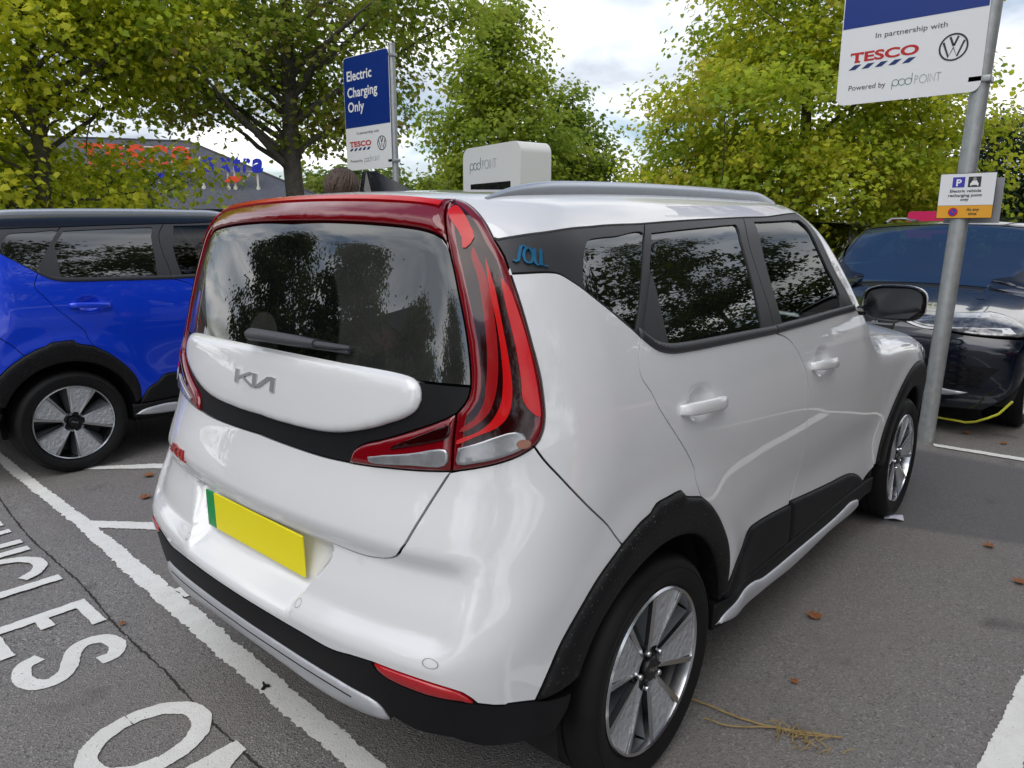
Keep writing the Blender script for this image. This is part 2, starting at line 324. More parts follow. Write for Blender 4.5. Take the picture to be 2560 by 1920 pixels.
class MB:                                              # collects shapes for ONE mesh
    def __init__(s): s.V=[];s.F=[];s.mi=[];s.m=0
    def add(s,V,Fc):
        n=len(s.V); s.V+= [tuple(v) for v in V]; s.F+=[tuple(i+n for i in f) for f in Fc]; s.mi+=[s.m]*len(Fc); return s
    def box(s,a,b,bev=0):
        (x0,y0,z0),(x1,y1,z1)=a,b
        if bev:
            bm=bmesh.new(); bmesh.ops.create_cube(bm,size=1)
            for v in bm.verts: v.co=((x0+x1)/2+v.co.x*(x1-x0),(y0+y1)/2+v.co.y*(y1-y0),(z0+z1)/2+v.co.z*(z1-z0))
            bmesh.ops.bevel(bm,geom=bm.edges[:],offset=bev,segments=3,profile=.5,affect='EDGES')
            bm.verts.index_update(); s.add([v.co[:] for v in bm.verts],[[v.index for v in f.verts] for f in bm.faces]); bm.free(); return s
        return s.add([(x0,y0,z0),(x1,y0,z0),(x1,y1,z0),(x0,y1,z0),(x0,y0,z1),(x1,y0,z1),(x1,y1,z1),(x0,y1,z1)],[(3,2,1,0),(4,5,6,7),(0,1,5,4),(1,2,6,5),(2,3,7,6),(3,0,4,7)])
    def tube(s,pts,rad,n=10,flat=1.0,up=(0,0,1),cap=True):
        pts=[Vector(p) for p in pts]; rads=rad if hasattr(rad,'__len__') else [rad]*len(pts); V=[];Fc=[]
        for i,p in enumerate(pts):
            t=(pts[min(i+1,len(pts)-1)]-pts[max(i-1,0)]).normalized(); u=Vector(up)
            if abs(t.dot(u))>.98: u=Vector((1,0,0))
            a=t.cross(u).normalized(); b=a.cross(t)
            for k in range(n):
                h=2*math.pi*k/n; V.append(p+a*math.cos(h)*rads[i]+b*math.sin(h)*rads[i]*flat)
        for i in range(len(pts)-1):
            for k in range(n): Fc.append((i*n+k,i*n+(k+1)%n,(i+1)*n+(k+1)%n,(i+1)*n+k))
        if cap: Fc+= [tuple(range(n-1,-1,-1)),tuple(range((len(pts)-1)*n,len(pts)*n))]
        return s.add(V,Fc)
    def lathe(s,prof,n=48,axis='y',cen=(0,0,0),closed=False):
        V=[];Fc=[];m=len(prof)                          # prof: (radius, along)
        for k in range(n):
            h=2*math.pi*k/n; c,q=math.cos(h),math.sin(h)
            for r,t in prof:
                p=(r*c,t,r*q) if axis=='y' else ((r*c,r*q,t) if axis=='z' else (t,r*c,r*q))
                V.append((p[0]+cen[0],p[1]+cen[1],p[2]+cen[2]))
        for k in range(n):
            for i in range(m if closed else m-1): Fc.append((k*m+i,k*m+(i+1)%m,((k+1)%n)*m+(i+1)%m,((k+1)%n)*m+i))
        return s.add(V,Fc)
    def prism(s,poly,d,fr):                            # poly in 2-D, d=(z0,z1), fr(x,y,z)->3-D ; both caps and walls
        n=len(poly); V=[fr(x,y,d[0]) for x,y in poly]+[fr(x,y,d[1]) for x,y in poly]
        tr=cdt(poly)
        return s.add(V,[t[::-1] for t in tr]+[tuple(i+n for i in t) for t in tr]+[(i,(i+1)%n,(i+1)%n+n,i+n) for i in range(n)])
    def build(s,name,m,parent=None,smooth=False,mats=None,loc=None,angle=None):
        o=mobj(name,s.V,s.F,m,parent,False,None,mats,s.mi if mats else None,loc)
        bm=bmesh.new(); bm.from_mesh(o.data); bmesh.ops.recalc_face_normals(bm,faces=bm.faces[:])
        if smooth:
            for f in bm.faces: f.smooth=True
            lim=R(angle or 38)
            for e in bm.edges:
                if len(e.link_faces)==2 and e.calc_face_angle(0)>lim: e.smooth=False
        bm.to_mesh(o.data); bm.free(); return o
def cdt(poly,holes=()):
    pts=[Vector(p) for p in poly]; ed=[(i,(i+1)%len(poly)) for i in range(len(poly))]
    from mathutils.geometry import tessellate_polygon
    loops=[[Vector((*p,0)) for p in poly]]+[[Vector((*p,0)) for p in h] for h in holes]
    return [tuple(t) for t in tessellate_polygon(loops)]
# ---------------------------------------------------------------- 2-D curve tools
def spline(P,step):
    P=np.asarray(P,float)
    if len(P)<3:
        n=max(int(np.ceil(np.linalg.norm(P[-1]-P[0])/step)),1); t=np.linspace(0,1,n+1)[:,None]; return P[0]*(1-t)+P[-1]*t
    d=np.r_[0,np.cumsum(np.maximum(np.linalg.norm(np.diff(P,axis=0),axis=1)**.5,1e-4))]
    Q=[]
    Pe=np.vstack([2*P[0]-P[1],P,2*P[-1]-P[-2]]); de=np.r_[-d[1],d,2*d[-1]-d[-2]]
    for i in range(len(P)-1):
        p0,p1,p2,p3=Pe[i:i+4]; t0,t1,t2,t3=de[i:i+4]
        n=max(int(np.ceil(np.linalg.norm(p2-p1)/step)),1)
        t=np.linspace(t1,t2,n,endpoint=False)[:,None]
        a1=(t1-t)/(t1-t0)*p0+(t-t0)/(t1-t0)*p1; a2=(t2-t)/(t2-t1)*p1+(t-t1)/(t2-t1)*p2; a3=(t3-t)/(t3-t2)*p2+(t-t2)/(t3-t2)*p3
        b1=(t2-t)/(t2-t0)*a1+(t-t0)/(t2-t0)*a2; b2=(t3-t)/(t3-t1)*a2+(t-t1)/(t3-t1)*a3
        Q.append((t2-t)/(t2-t1)*b1+(t-t1)/(t2-t1)*b2)
    return np.vstack(Q+[P[-1:]])
def loop(*curves,step=.02):
    """closed outline from curves laid end to end"""
    Q=[spline(c,step)[:-1] if np.linalg.norm(np.subtract(curves[(i+1)%len(curves)][0],c[-1]))<.004 else spline(c,step) for i,c in enumerate(curves)]
    Q=np.vstack(Q); d=np.linalg.norm(Q-np.roll(Q,1,0),axis=1); Q=Q[d>1e-4]
    return Q
def area(Q): x,y=Q[:,0],Q[:,1]; return .5*np.sum(x*np.roll(y,-1)-y*np.roll(x,-1))
def inset(Q,g):
    if area(Q)<0: Q=Q[::-1]
    a=Q-np.roll(Q,1,0); b=np.roll(Q,-1,0)-Q
    a/=np.maximum(np.linalg.norm(a,axis=1,keepdims=True),1e-9); b/=np.maximum(np.linalg.norm(b,axis=1,keepdims=True),1e-9)
    na=np.stack([-a[:,1],a[:,0]],1); nb=np.stack([-b[:,1],b[:,0]],1); n=na+nb; n/=np.maximum(np.linalg.norm(n,axis=1,keepdims=True),1e-9)
    k=np.clip(1/np.maximum((n*na).sum(1),.35),1,2.5)
    return Q+n*(g*k)[:,None]
def inside(P,Q):
    x,y=P[:,0][:,None],P[:,1][:,None]; x0,y0=Q[:,0],Q[:,1]; x1,y1=np.roll(x0,-1),np.roll(y0,-1)
    c=((y0>y)!=(y1>y))&(x<(x1-x0)*(y-y0)/np.where(y1==y0,1e-12,y1-y0)+x0)
    return c.sum(1)%2==1
def dist(P,Q):
    A=Q;B=np.roll(Q,-1,0); out=np.full(len(P),9.)
    for a,b in zip(A,B):
        d=b-a; t=np.clip(((P-a)@d)/max(d@d,1e-12),0,1); out=np.minimum(out,np.linalg.norm(P-a-t[:,None]*d,axis=1))
    return out
def flip(Q): Q=np.array(Q,float); Q[:,0]*=-1; return Q
SIGN={}
def panel(name,Q,m,parent,holes=(),ch='W',off=0.,gap=.002,wall=.014,s=.03,bulge=0.,bw=.02,shape=None,f=None,gradn=None,back=False):
    """a panel of bodywork: an outline on the car's surface, lifted to 3-D, with its edges turned in"""
    Q=np.asarray(Q,float); Q=inset(Q,gap) if gap else (Q if area(Q)>0 else Q[::-1])
    H=[inset(np.asarray(h)[::1],0) for h in holes]
    if gap: H=[inset(h,-gap) for h in H]
    lo,hi=Q.min(0),Q.max(0); s2=s*.866
    gx=np.arange(lo[0],hi[0]+s,s); gy=np.arange(lo[1],hi[1]+s2,s2)
    G=np.stack(np.meshgrid(gx,gy),-1); G[1::2,:,0]+=s/2; G=G.reshape(-1,2)
    G=G[inside(G,Q)]
    if len(G):
        d=dist(G,Q)
        for h in H: d=np.where(inside(G,h),0,np.minimum(d,dist(G,h)))
        G=G[d>(s*.55 if not bulge else max(s*.4,bw*1.15))]
    ex=[]
    if bulge:
        for fr in (.12,.35,.65,1.):
            g=inset(Q,bw*fr); g=g[inside(g,Q)]; 
            if len(g): g=g[dist(g,Q)>bw*fr*.85]; ex.append(g)
    P=np.vstack([Q]+H+([G] if len(G) else [])+ex)
    ed=[];k=0
    for l in [Q]+H:
        n=len(l); ed+=[(k+i,k+(i+1)%n) for i in range(n)]; k+=n
    r=delaunay_2d_cdt([Vector(p) for p in P],ed,[],0,1e-5)
    U=np.array([v[:] for v in r[0]]); T=np.array([t for t in r[2]])
    cen=U[T].mean(1); ok=inside(cen,Q)
    for h in H: ok&=~inside(cen,h)
    T=T[ok]; used=np.unique(T); re=-np.ones(len(U),int); re[used]=np.arange(len(used)); U=U[used]; T=re[T]
    X=lift(U,ch); n=grad(X)
    dd=np.full(len(U),off)
    if bulge:
        db=dist(U,Q); t=np.clip(db/bw,0,1); dd=dd+bulge*np.sqrt(np.maximum(1-(1-t)**2,0))
    if shape is not None: dd=dd+shape(U)
    X=X+n*dd[:,None]
    # orientation
    fn=np.cross(X[T[:,1]]-X[T[:,0]],X[T[:,2]]-X[T[:,0]])
    fl=(fn*n[T[:,0]]).sum(1)<0; T[fl]=T[fl][:,::-1]; fn[fl]*=-1
    if bulge or shape is not None:
        vn=np.zeros_like(X); 
        for j in range(3): np.add.at(vn,T[:,j],fn)
        n2=vn/np.maximum(np.linalg.norm(vn,axis=1,keepdims=True),1e-12)
    else: n2=n
    # walls
    E={}
    for a,b,c in T.tolist():
        for e in ((a,b),(b,c),(c,a)): E[e]=1
    be=[e for e in E if (e[1],e[0]) not in E]
    V=X.tolist(); Fc=T.tolist(); LN=[n2[i] for t in Fc for i in t]
    if wall:
        wi={}
        def w_(i):
            if i not in wi: wi[i]=len(V); V.append((X[i]-n[i]*wall).tolist())
            return wi[i]
        for a,b in be:
            q=(b,a,w_(a),w_(b)); fnv=np.cross(X[a]-X[b],np.array(V[q[2]])-X[b]); fnv/=max(np.linalg.norm(fnv),1e-12)
            Fc.append(q); LN+=[fnv]*4
    return mobj(name,V,Fc,m,parent,True,[tuple(v) for v in LN])
def text_mesh(body,size=1.,extrude=0.,align='LEFT',bold=0.,space=1.,shear=0.):
    c=bpy.data.curves.new('t','FONT'); c.body=body; c.size=size; c.extrude=extrude; c.align_x=align; c.offset=bold; c.space_character=space; c.shear=shear; c.resolution_u=4
    o=bpy.data.objects.new('t',c); COL.objects.link(o); dg=bpy.context.evaluated_depsgraph_get(); dg.update()
    me=bpy.data.meshes.new_from_object(o.evaluated_get(dg)); bpy.data.objects.remove(o); bpy.data.curves.remove(c)
    V=np.array([v.co[:] for v in me.vertices]).reshape(-1,3); Fc=[tuple(p.vertices) for p in me.polygons]; bpy.data.meshes.remove(me)
    return V,Fc
def put_text(mb,body,fr,size,align='LEFT',bold=0.,sx=1.,space=1.,lift_=.002,width=None,shear=0.):
    """flat lettering; fr(x,y,z) -> 3-D"""
    V,Fc=text_mesh(body,size,0.,'LEFT',bold,space,shear); w=V[:,0].max()-V[:,0].min(); V[:,0]-=V[:,0].min()
    if width: sx=width/w
    V[:,0]*=sx; w*=sx
    if align=='CENTER': V[:,0]-=w/2
    mb.add([fr(x,y,lift_) for x,y,_ in V],Fc); return w
def strokes(mb,lines,wd,fr,z=(0,.004)):
    """thick polylines as little prisms"""
    for ln in lines:
        ln=np.asarray(ln,float)
        d=np.gradient(ln,axis=0) if len(ln)>2 else np.repeat((ln[1:]-ln[:1]),2,0)
        d/=np.maximum(np.linalg.norm(d,axis=1,keepdims=True),1e-9); n=np.stack([-d[:,1],d[:,0]],1)*wd/2
        k=len(ln); A=ln+n;B=ln-n
        V=[fr(x,y,z[1]) for x,y in A]+[fr(x,y,z[1]) for x,y in B]+[fr(x,y,z[0]) for x,y in A]+[fr(x,y,z[0]) for x,y in B]
        Fc=[]
        for i in range(k-1): Fc+=[(i,i+1,k+i+1,k+i),(2*k+i,2*k+i+1,i+1,i),(k+i,k+i+1,3*k+i+1,3*k+i)]
        Fc+=[(0,k,3*k,2*k),(k-1,2*k-1,4*k-1,3*k-1)]
        mb.add(V,Fc)
def arc(cx,cy,r,a0,a1,n=14,ry=None): return [(cx+r*math.cos(R(a0+(a1-a0)*i/n)),cy+(ry or r)*math.sin(R(a0+(a1-a0)*i/n))) for i in range(n+1)]
def children(o): return [c for c in bpy.data.objects if c.parent==o]
# ---------------------------------------------------------------- the hatchback (three of them share this builder)
c_={k:[(a/1e4,b/1e4) for a,b in v] for k,v in CV.items()}
def rev(c): return list(c)[::-1]
def side3(x,z):
    x,z=np.broadcast_arrays(np.asarray(x,float),np.asarray(z,float)); o=np.stack([x,np.full(x.shape,-.35),z],-1); d=np.zeros_like(o); d[...,1]=-1
    return inv(solve(o,d,0,.8))
def arcuv(xc,zc,r,a0,a1,n=40):
    h=np.radians(np.linspace(a0,a1,n)); return [tuple(q) for q in side3(xc+r*np.cos(h),zc+r*np.sin(h))]
def full(*cs,step=.02):                                # a half outline from the centre line back to the centre line, mirrored
    Q=loop(*cs,step=step); H=Q
    Z=np.where(np.abs(H[:,0])<1e-6)[0]
    return H
def whole(start,*cs,step=.02):
    pts=[]
    for c in cs:
        s=spline(c,step); pts.append(s if not pts or np.linalg.norm(pts[-1][-1]-s[0])>.004 else s[1:])
    if pts[0][0,0]>.004: pts.insert(0,spline([(0,pts[0][0,1]),pts[0][0]],step)[:-1])
    if pts[-1][-1,0]>.004: pts.append(spline([pts[-1][-1],(0,pts[-1][-1,1])],step)[1:])
    H=np.vstack(pts); H[0,0]=0; H[-1,0]=0
    return np.vstack([H,flip(H)[::-1][1:-1]])
def cut_v(c,v):                                        # split a curve where it crosses height v
    s=spline(c,.01); i=int(np.argmin(np.abs(s[:,1]-v))); s[i,1]=v; return s[:i+1],s[i:]
def on_body(V2,off=0.,ch='W'):
    V2=np.asarray(V2,float); X=lift(V2[:,:2],ch); n=grad(X); return X+n*(V2[:,2:3]+off)
def badge(name,lines,wd,u0,v0,wu,hv,m,parent,off,thick=.004,flat_u=False):
    mb=MB(); strokes(mb,lines,wd,lambda x,y,z:(x,y,z),(0,thick))
    V=np.array(mb.V); V[:,0]=u0+V[:,0]*wu; V[:,1]=v0+V[:,1]*hv
    return mobj(name,on_body(V,off),mb.F,m,parent)
KIA=[[(0,0),(0,1)],[(0,.36),(.12,.52),(.42,1.0)],[(.17,.55),(.46,.02)],[(.52,1),(.52,0)],[(.52,.05),(.62,.12),(.90,.95),(1.0,1.0)],[(1.0,1.0),(1.0,.0)]]
SOUL=[[(0,.05),(.08,.0),(.14,.1),(.16,.5),(.20,.85),(.27,.92),(.34,.85)],arc(.42,.45,.14,0,360,20,.40),[(.60,.9),(.60,.4),(.63,.1),(.70,.03),(.77,.1),(.80,.4),(.80,.95)],[(.80,.95),(.80,.08),(1.02,.08)]]
def make_wheel():
    """origin at the hub, outer face towards -y, tyre radius .334"""
    w=empty('wheel')
    t=MB(); pr=[(.236,.02),(.243,-.004),(.252,-.012),(.285,-.022),(.297,-.0222),(.299,-.0195),(.301,-.0215),(.312,-.018),(.326,-.004),(.333,.014)]
    for k in range(4):
        y=.03+k*.042; pr+=[(.334,y),(.334,y+.031),(.327,y+.034),(.327,y+.039)]
    pr+=[(.333,.20),(.326,.212),(.30,.225),(.25,.215),(.236,.19)]
    t.lathe(pr,96); ty=t.build('tyre','rubber',w,True,angle=50)
    rm=MB()
    rm.m=0; rm.lathe([(.243,.0),(.2445,-.010),(.240,-.016),(.233,-.012),(.230,.0),(.228,.03)],96)
    rm.m=1; rm.lathe([(.228,.03),(.215,.06),(.210,.17)],64); rm.lathe([(.209,.10),(.02,.105)],48)
    rim=rm.build('rim','machined_alloy',w,True,mats=['machined_alloy','black_alloy'])
    def P(r,a,y): return (r*math.cos(a),y,r*math.sin(a))
    for k in range(5):
        a=R(90+3+72*k); h=R(19.5); mb=MB()
        def sect(r0,r1,a0,a1,y0,y1,n=8,th=.02):
            V=[];Fc=[]
            for i in range(n+1):
                for r,y in ((r0,y0),(r1,y1)):
                    q=a0+(a1-a0)*i/n; V.append(P(r,q,y))
            for i in range(n+1):
                for r,y in ((r0,y0+th),(r1,y1+th)):
                    q=a0+(a1-a0)*i/n; V.append(P(r,q,y))
            m2=2*(n+1)
            for i in range(n):
                b=2*i; Fc+=[(b,b+1,b+3,b+2),(b+1,b+1+m2,b+3+m2,b+3),(b,b+2,b+2+m2,b+m2)]
            Fc+=[(0,m2,m2+1,1),(m2-2,m2-1,2*m2-1,2*m2-2)]; mb.add(V,Fc)
        # machined spokes along both sides of the petal
        for sg in (1,-1):
            q0=R(9)*sg; q1=h*sg; V=[];
            for y0 in (0,.030):
                V+=[P(.050,a+sg*R(28),.010+y0),P(.233,a+sg*R(22.0),-.011+y0),P(.233,a+sg*R(17.6),-.013+y0),P(.066,a+sg*R(13),.004+y0)]
            mb.m=0; mb.add(V,[(0,1,2,3),(7,6,5,4),(0,4,5,1),(1,5,6,2),(2,6,7,3),(3,7,4,0)])
        mb.m=1; sect(.066,.231,a-R(16.9),a+R(16.9),.004,-.006)
        mb.m=2                                           # sloping dark flank into the opening
        V=[P(.065,a+R(24),.016),P(.226,a+R(21.5),.0),P(.222,a+R(31),.06),P(.075,a+R(36),.055)]; mb.add(V,[(0,1,2,3)])
        V=[P(.065,a-R(24),.016),P(.226,a-R(21.5),.0),P(.222,a-R(27),.06),P(.075,a-R(30),.055)]; mb.add(V,[(3,2,1,0)])
        mb.build('spoke','machined_alloy',w,False,mats=['machined_alloy','grey_alloy','dark_alloy'])
    hb=MB(); hb.m=0; hb.lathe([(.070,.04),(.068,.022),(.055,.016),(.040,.014)],40); hb.lathe([(.036,.012),(.036,.0),(.033,-.004),(.0001,-.006)],32); hb.m=1
    for k in range(5):
        q=R(90+36+72*k); c=P(.057,q,0); hb.lathe([(.009,.012),(.009,.000),(.007,-.004),(.0001,-.005)],10,cen=c)
    strokes(hb,[[(x*.034-.017,y*.012-.006) for x,y in l] for l in KIA],.0028,lambda x,y,z:(x,-.0055-z,y),(0,.0015))
    hb.build('hub_cap','black_alloy',w,True,mats=['black_alloy','machined_alloy'])
    return w
def copy_tree(o,parent=None,swap=None):
    c=o.copy(); COL.objects.link(c); c.parent=parent
    if swap and c.data is not None and any(m and m.name in swap for m in c.data.materials):
        c.data=c.data.copy()
        for i,m in enumerate(c.data.materials):
            if m and m.name in swap: c.data.materials[i]=M[swap[m.name]]
    for ch in children(o): copy_tree(ch,c,swap)
    return c
CV_S=c_['sensors']
def make_car():
    car=empty('parked_car')
    P_='white_paint'; g=c_
    belt_b=list(g['belt_b']); J=belt_b[-1]; belt_c=[J]+g['belt_c'][1:-1]+[(2.5908,1.2248),(2.655,1.2248)]
    dd=[J]+g['dd_seam'][1:]
    gut=g['gutter']; gut=gut[:-1]+[(2.44,1.553)]
    apil=[(2.44,1.553),(2.463,1.49),(2.49,1.42),(2.53,1.352),(2.597,1.288),(2.655,1.2248)]
    spb=[gut[6]]+g['band_split_b'][1:-1]+[J]
    arch_in=arcuv(0,.35,.385,6,158); inner_low=arcuv(0,.35,.385,158,168,6)
    farch=arcuv(2.6,.35,.525,8,171,50); farch_in=arcuv(2.6,.35,.385,4,176,50)
    x1=2.066+1.091
    lampQ=loop(g['lamp_out_a'],g['lamp_out_b'],g['lamp_out_c'],g['lamp_out_d'],rev(g['lamp_in_c']),rev(g['lamp_in_b']),rev(g['lamp_in_a']))
    ib_up,ib_lo=cut_v(g['lamp_in_b'],1.214)
    hs=g['hatch_seam'][:4]+[(.5515,.852),(.541,.826),(.518,.808),(.485,.801),(.44,.8005),(.38,.803),(.2,.806),(0,.806)]
    silver_low=[(.5457,.4318),(.515,.421),(.45,.419),(.36,.424),(.25,.441),(.12,.454),(0,.457)][::1]; silver_top=[(.5457,.4318),(.53,.474),(.47,.487),(.35,.500),(.20,.512),(0,.518)]; bump_low2=[(g['refl_top'][-1]),(.44,.576),(.33,.584),(.20,.590),(.10,.592),(0,.593)]
    # ---- middle pieces
    wh=lambda *c: whole(0,*c)
    tg=panel('tailgate',wh(rev(g['black_bot']),g['hlamp_bot'],hs),P_,car,s=.025)
    panel('rear_window',wh([(0,1.4235)]+rev(g['glass_top'])[1:],ib_up,[(ib_up[-1][0],1.214),(0,1.214)]),'dusty_glass',tg,off=-.004,s=.03,wall=.01)
    panel('tailgate_panel',wh([(0,1.214),(ib_lo[0][0],1.214)],ib_lo,g['hlamp_top'],g['black_bot']),'black_plastic',tg,off=-.004,s=.03,wall=.01)
    panel('garnish',wh(rev(g['garn_top']),g['garn_bot']),P_,tg,bulge=.015,bw=.024,s=.025,off=.0,wall=.03,gap=0)
    badge('badge',KIA,.11,-.115,1.136,.19,.036,'badge_grey',tg,.0152,.004)
    badge('badge',SOUL,.095,-.555,.842,.14,.034,'badge_red',tg,.001,.005)
    br=panel('light_bar',wh(rev(g['bar_top']),g['lamp_in_a'],g['glass_top']),'red_frame',tg,bulge=.010,bw=.018,s=.02,off=-.001,wall=.03)
    for nm,dv,wd in (('bar_a',0,.0045),):
        q=np.array(g[nm]); q=q[q[:,0]>0]; q=np.vstack([[q[0,0],q[0,1]],q[1:],[0,q[-1,1]]]); q=spline(q,.02)
        Q=np.vstack([q+[0,wd],(q-[0,wd])[::-1]]); Q2=np.vstack([flip(q+[0,wd])[::-1],flip(q-[0,wd])]); 
        A=np.vstack([q+[0,wd],flip(q+[0,wd])[::-1][1:],flip(q-[0,wd]),(q-[0,wd])[::-1][1:]])
        panel('light_strip',A,'red_strip',br,off=.0135,gap=0,s=.015,wall=.005)
    def centre_strip(name,c0,c1,m,**k): return panel(name,wh(rev(c0),c1),m,car,**k)
    bump=wh(rev(hs),rev(g['lamp_out_d']),g['bump_seam'],rev(g['arch_rear']),g['bump_low'],g['refl_top'],bump_low2)
    bp=panel('bumper',bump,P_,car,s=.018)
    bl=g['black_low']; i=len(bl)
    arch_end=[g['arch_rear'][0],bl[0]]
    lowB=wh(rev(silver_top),rev(bl),rev(arch_end),g['bump_low'],rev(g['refl_bot']),bump_low2)
    panel('lower_bumper',lowB,'black_plastic',bp,off=.003,s=.02,wall=.10)
    panel('skid_plate',wh(rev(silver_top),silver_low),'silver_plastic',bp,off=.002,bulge=.012,bw=.030,s=.02,wall=.05)
    st=np.array(spline(silver_top,.02)); st=st[6:]
    panel('skid_line',np.vstack([st-[0,.016],flip(st-[0,.016])[::-1][1:],flip(st-[0,.023]),(st-[0,.023])[::-1][1:]]),'shell_black',bp,off=.0128,gap=0,s=.02,wall=.006)
    for sg in (1,-1):
        X=(lambda Q:np.asarray(Q,float)) if sg>0 else flip
        for u,v in CV_S:
            rg=MB(); a=np.linspace(0,2*PI,25)[:-1]; V=[(u+r*math.cos(q),v+r*math.sin(q),z) for r,z in ((.0100,.0005),(.0086,.0008),(.0080,.0)) for q in a]
            V=on_body(X(V),.0); so=mobj('parking_sensor',V,[(k,(k+1)%24,24+(k+1)%24,24+k) for k in range(24)],'sign_grey',bp)
        panel('reflector',X(loop(g['refl_top'],g['refl_bot'])),'reflector_red',bp,off=.002,bulge=.004,bw=.01,s=.02,wall=.02)
        # tail light
        tl=panel('tail_light',X(lampQ),'red_frame',car,bulge=.008,bw=.014,s=.022,wall=.03)
        inn=inset(lampQ,.017)
        dk=panel('lens',X(inn),'red_lens_dark',tl,off=.0110,gap=0,s=.018,wall=.004)
        for nm,mm in (('strip_a','red_deep'),('strip_b','red_strip'),('strip_c','red_strip'),('strip_d','red_strip')):
            panel('light_strip',X(loop(list(g[nm])+[g[nm][0]],step=.012)),mm,tl,off=.0140,gap=0,s=.015,wall=.004)
        panel('indicator_lamp',X(loop(list(g['clear_a'])+[g['clear_a'][0]],step=.015)),'clear_lamp',tl,off=.0140,bulge=.002,bw=.006,gap=0,s=.012,wall=.003)
        q=np.mean(g['clear_a'],0); a=np.linspace(0,2*PI,21)[:-1]
        panel('bulb',X(np.stack([q[0]+.036+.010*np.cos(a),q[1]+.008+.010*np.sin(a)],1)),'amber_bulb',tl,off=.0175,gap=0,s=.01,wall=.002)
        # tailgate half of the lamp
        h2=panel('tail_light',X(loop(g['hlamp_top'],g['hlamp_bot'],rev(g['lamp_in_c']))),'red_frame',tg,bulge=.008,bw=.014,s=.02,wall=.03)
        panel('reversing_lamp',X(loop(list(g['clear_b'])+[g['clear_b'][0]],step=.015)),'clear_lamp',h2,off=.0115,bulge=.002,bw=.006,gap=0,s=.012,wall=.003)
        panel('light_strip',X(loop(list(g['strip_e'])+[g['strip_e'][0]],step=.015)),'red_lens_dark',h2,off=.0115,bulge=.001,bw=.005,gap=0,s=.015,wall=.002)
        # side bodywork
        panel('quarter_panel',X(loop(rev(g['lamp_out_c']),g['belt_a'],g['rdoor_back'],rev(g['arch_top']),rev(g['bump_seam']))),P_,car,s=.025)
        rd=panel('door',X(loop(belt_b,dd,rev(g['clad_r']),rev(g['arch_front']),rev(g['rdoor_back']))),P_,car,s=.02)
        fd=panel('door',X(loop(belt_c,[(2.655,1.2248),(2.82,1.19),(3.0,1.168),(x1,1.15)],[(x1,1.15),(x1,.9),(x1,.65),(x1,.42)],[(x1,.42),(3.06,.392)],rev(g['clad_f']),rev(dd))),P_,car,s=.02)
        for door,(xh,zh),hu in ((rd,(.165,1.083),g['handle_r']),(fd,(1.12,1.068),g['handle_f'])):
            uu=xh+1.091; mb=MB(); E0,E1=on_body(X([(uu-.118,zh+.007,0),(uu+.128,zh-.010,0)]),0); n0=grad((E0+E1)[None]/2)[0]; ax=(E1-E0)/np.linalg.norm(E1-E0); vv=np.cross(ax,n0)
            tt=[0,.03,.08,.16,.35,.6,.82,.92,.97,1]; hh=[.004,.013,.021,.026,.030,.031,.028,.022,.013,.004]; wd=[.012,.0145,.0165,.018,.0185,.019,.0185,.017,.0145,.012]; pr=[(-.5,-1),(.5,-1),(.9,-.72),(1,0),(.9,.72),(.5,1),(-.5,1),(-1,.4),(-1,-.4)]
            V=[]
            for t,h_,w_ in zip(tt,hh,wd):
                c0=E0+(E1-E0)*t+n0*(h_-.006)
                for a,b in pr: V.append(c0+n0*a*.0095+vv*b*w_)
            m_=len(pr); mb.add(V,[(q*m_+k,q*m_+(k+1)%m_,(q+1)*m_+(k+1)%m_,(q+1)*m_+k) for q in range(len(tt)-1) for k in range(m_)]+[tuple(range(m_)),tuple(range((len(tt)-1)*m_,len(tt)*m_))]); mb.build('handle',P_,door,True,angle=70)
        cr=[(1.4555+.04,.3870),(1.50,.3870)]
        panel('door_cladding',X(loop(g['clad_r'],[g['clad_r'][-1],(2.066,.389)],[(2.066,.389),(1.80,.388),(1.504,.388)])),'black_plastic',rd,off=.004,bulge=.012,bw=.03,s=.025,wall=.03)
        panel('door_cladding',X(loop(g['clad_f'],[g['clad_f'][-1],(2.9,.384),(2.5,.388),(2.072,.389)],[(2.072,.389),g['clad_f'][0]])),'black_plastic',fd,off=.004,bulge=.012,bw=.03,s=.025,wall=.03)
        sill=panel('sill',X(loop([(1.452,.386),(2.0,.386),(2.6,.386),(3.0,.376),(3.150,.372)],[(3.150,.372),(3.155,.29)],[(3.155,.29),(2.6,.265),(2.0,.262),(1.455,.29)],[(1.455,.29),(1.452,.386)])),'black_plastic',car,off=.004,bulge=.01,bw=.025,s=.03,wall=.03)
        up_=[(1.464,.314),(1.517,.345),(1.60,.358),(1.70,.360),(1.77,.352),(1.83,.338),(2.2,.329),(2.6,.325),(2.72,.330),(2.82,.336),(2.93,.318)]
        lo_=[(2.93,.318),(2.937,.285),(2.527,.282),(2.117,.271),(1.897,.282),(1.70,.290),(1.578,.300),(1.464,.314)]
        panel('sill_strip',X(loop(up_,lo_)),'silver_plastic',sill,off=.012,bulge=.014,bw=.020,s=.02,wall=.03,gap=0)
        panel('wheel_arch_trim',X(loop(arch_in,[arch_in[-1],bl[0]] if 0 else [arch_in[-1],g['arch_rear'][0]],g['arch_rear'],g['arch_top'],g['arch_front'],[g['arch_front'][-1],arch_in[0]],step=.018)),'dirty_plastic',car,off=.004,bulge=.014,bw=.03,s=.022,wall=.07)
        panel('wheel_arch_trim',X(loop(farch_in,rev(farch),step=.02)),'dirty_plastic',car,off=.004,bulge=.014,bw=.03,s=.022,wall=.07)
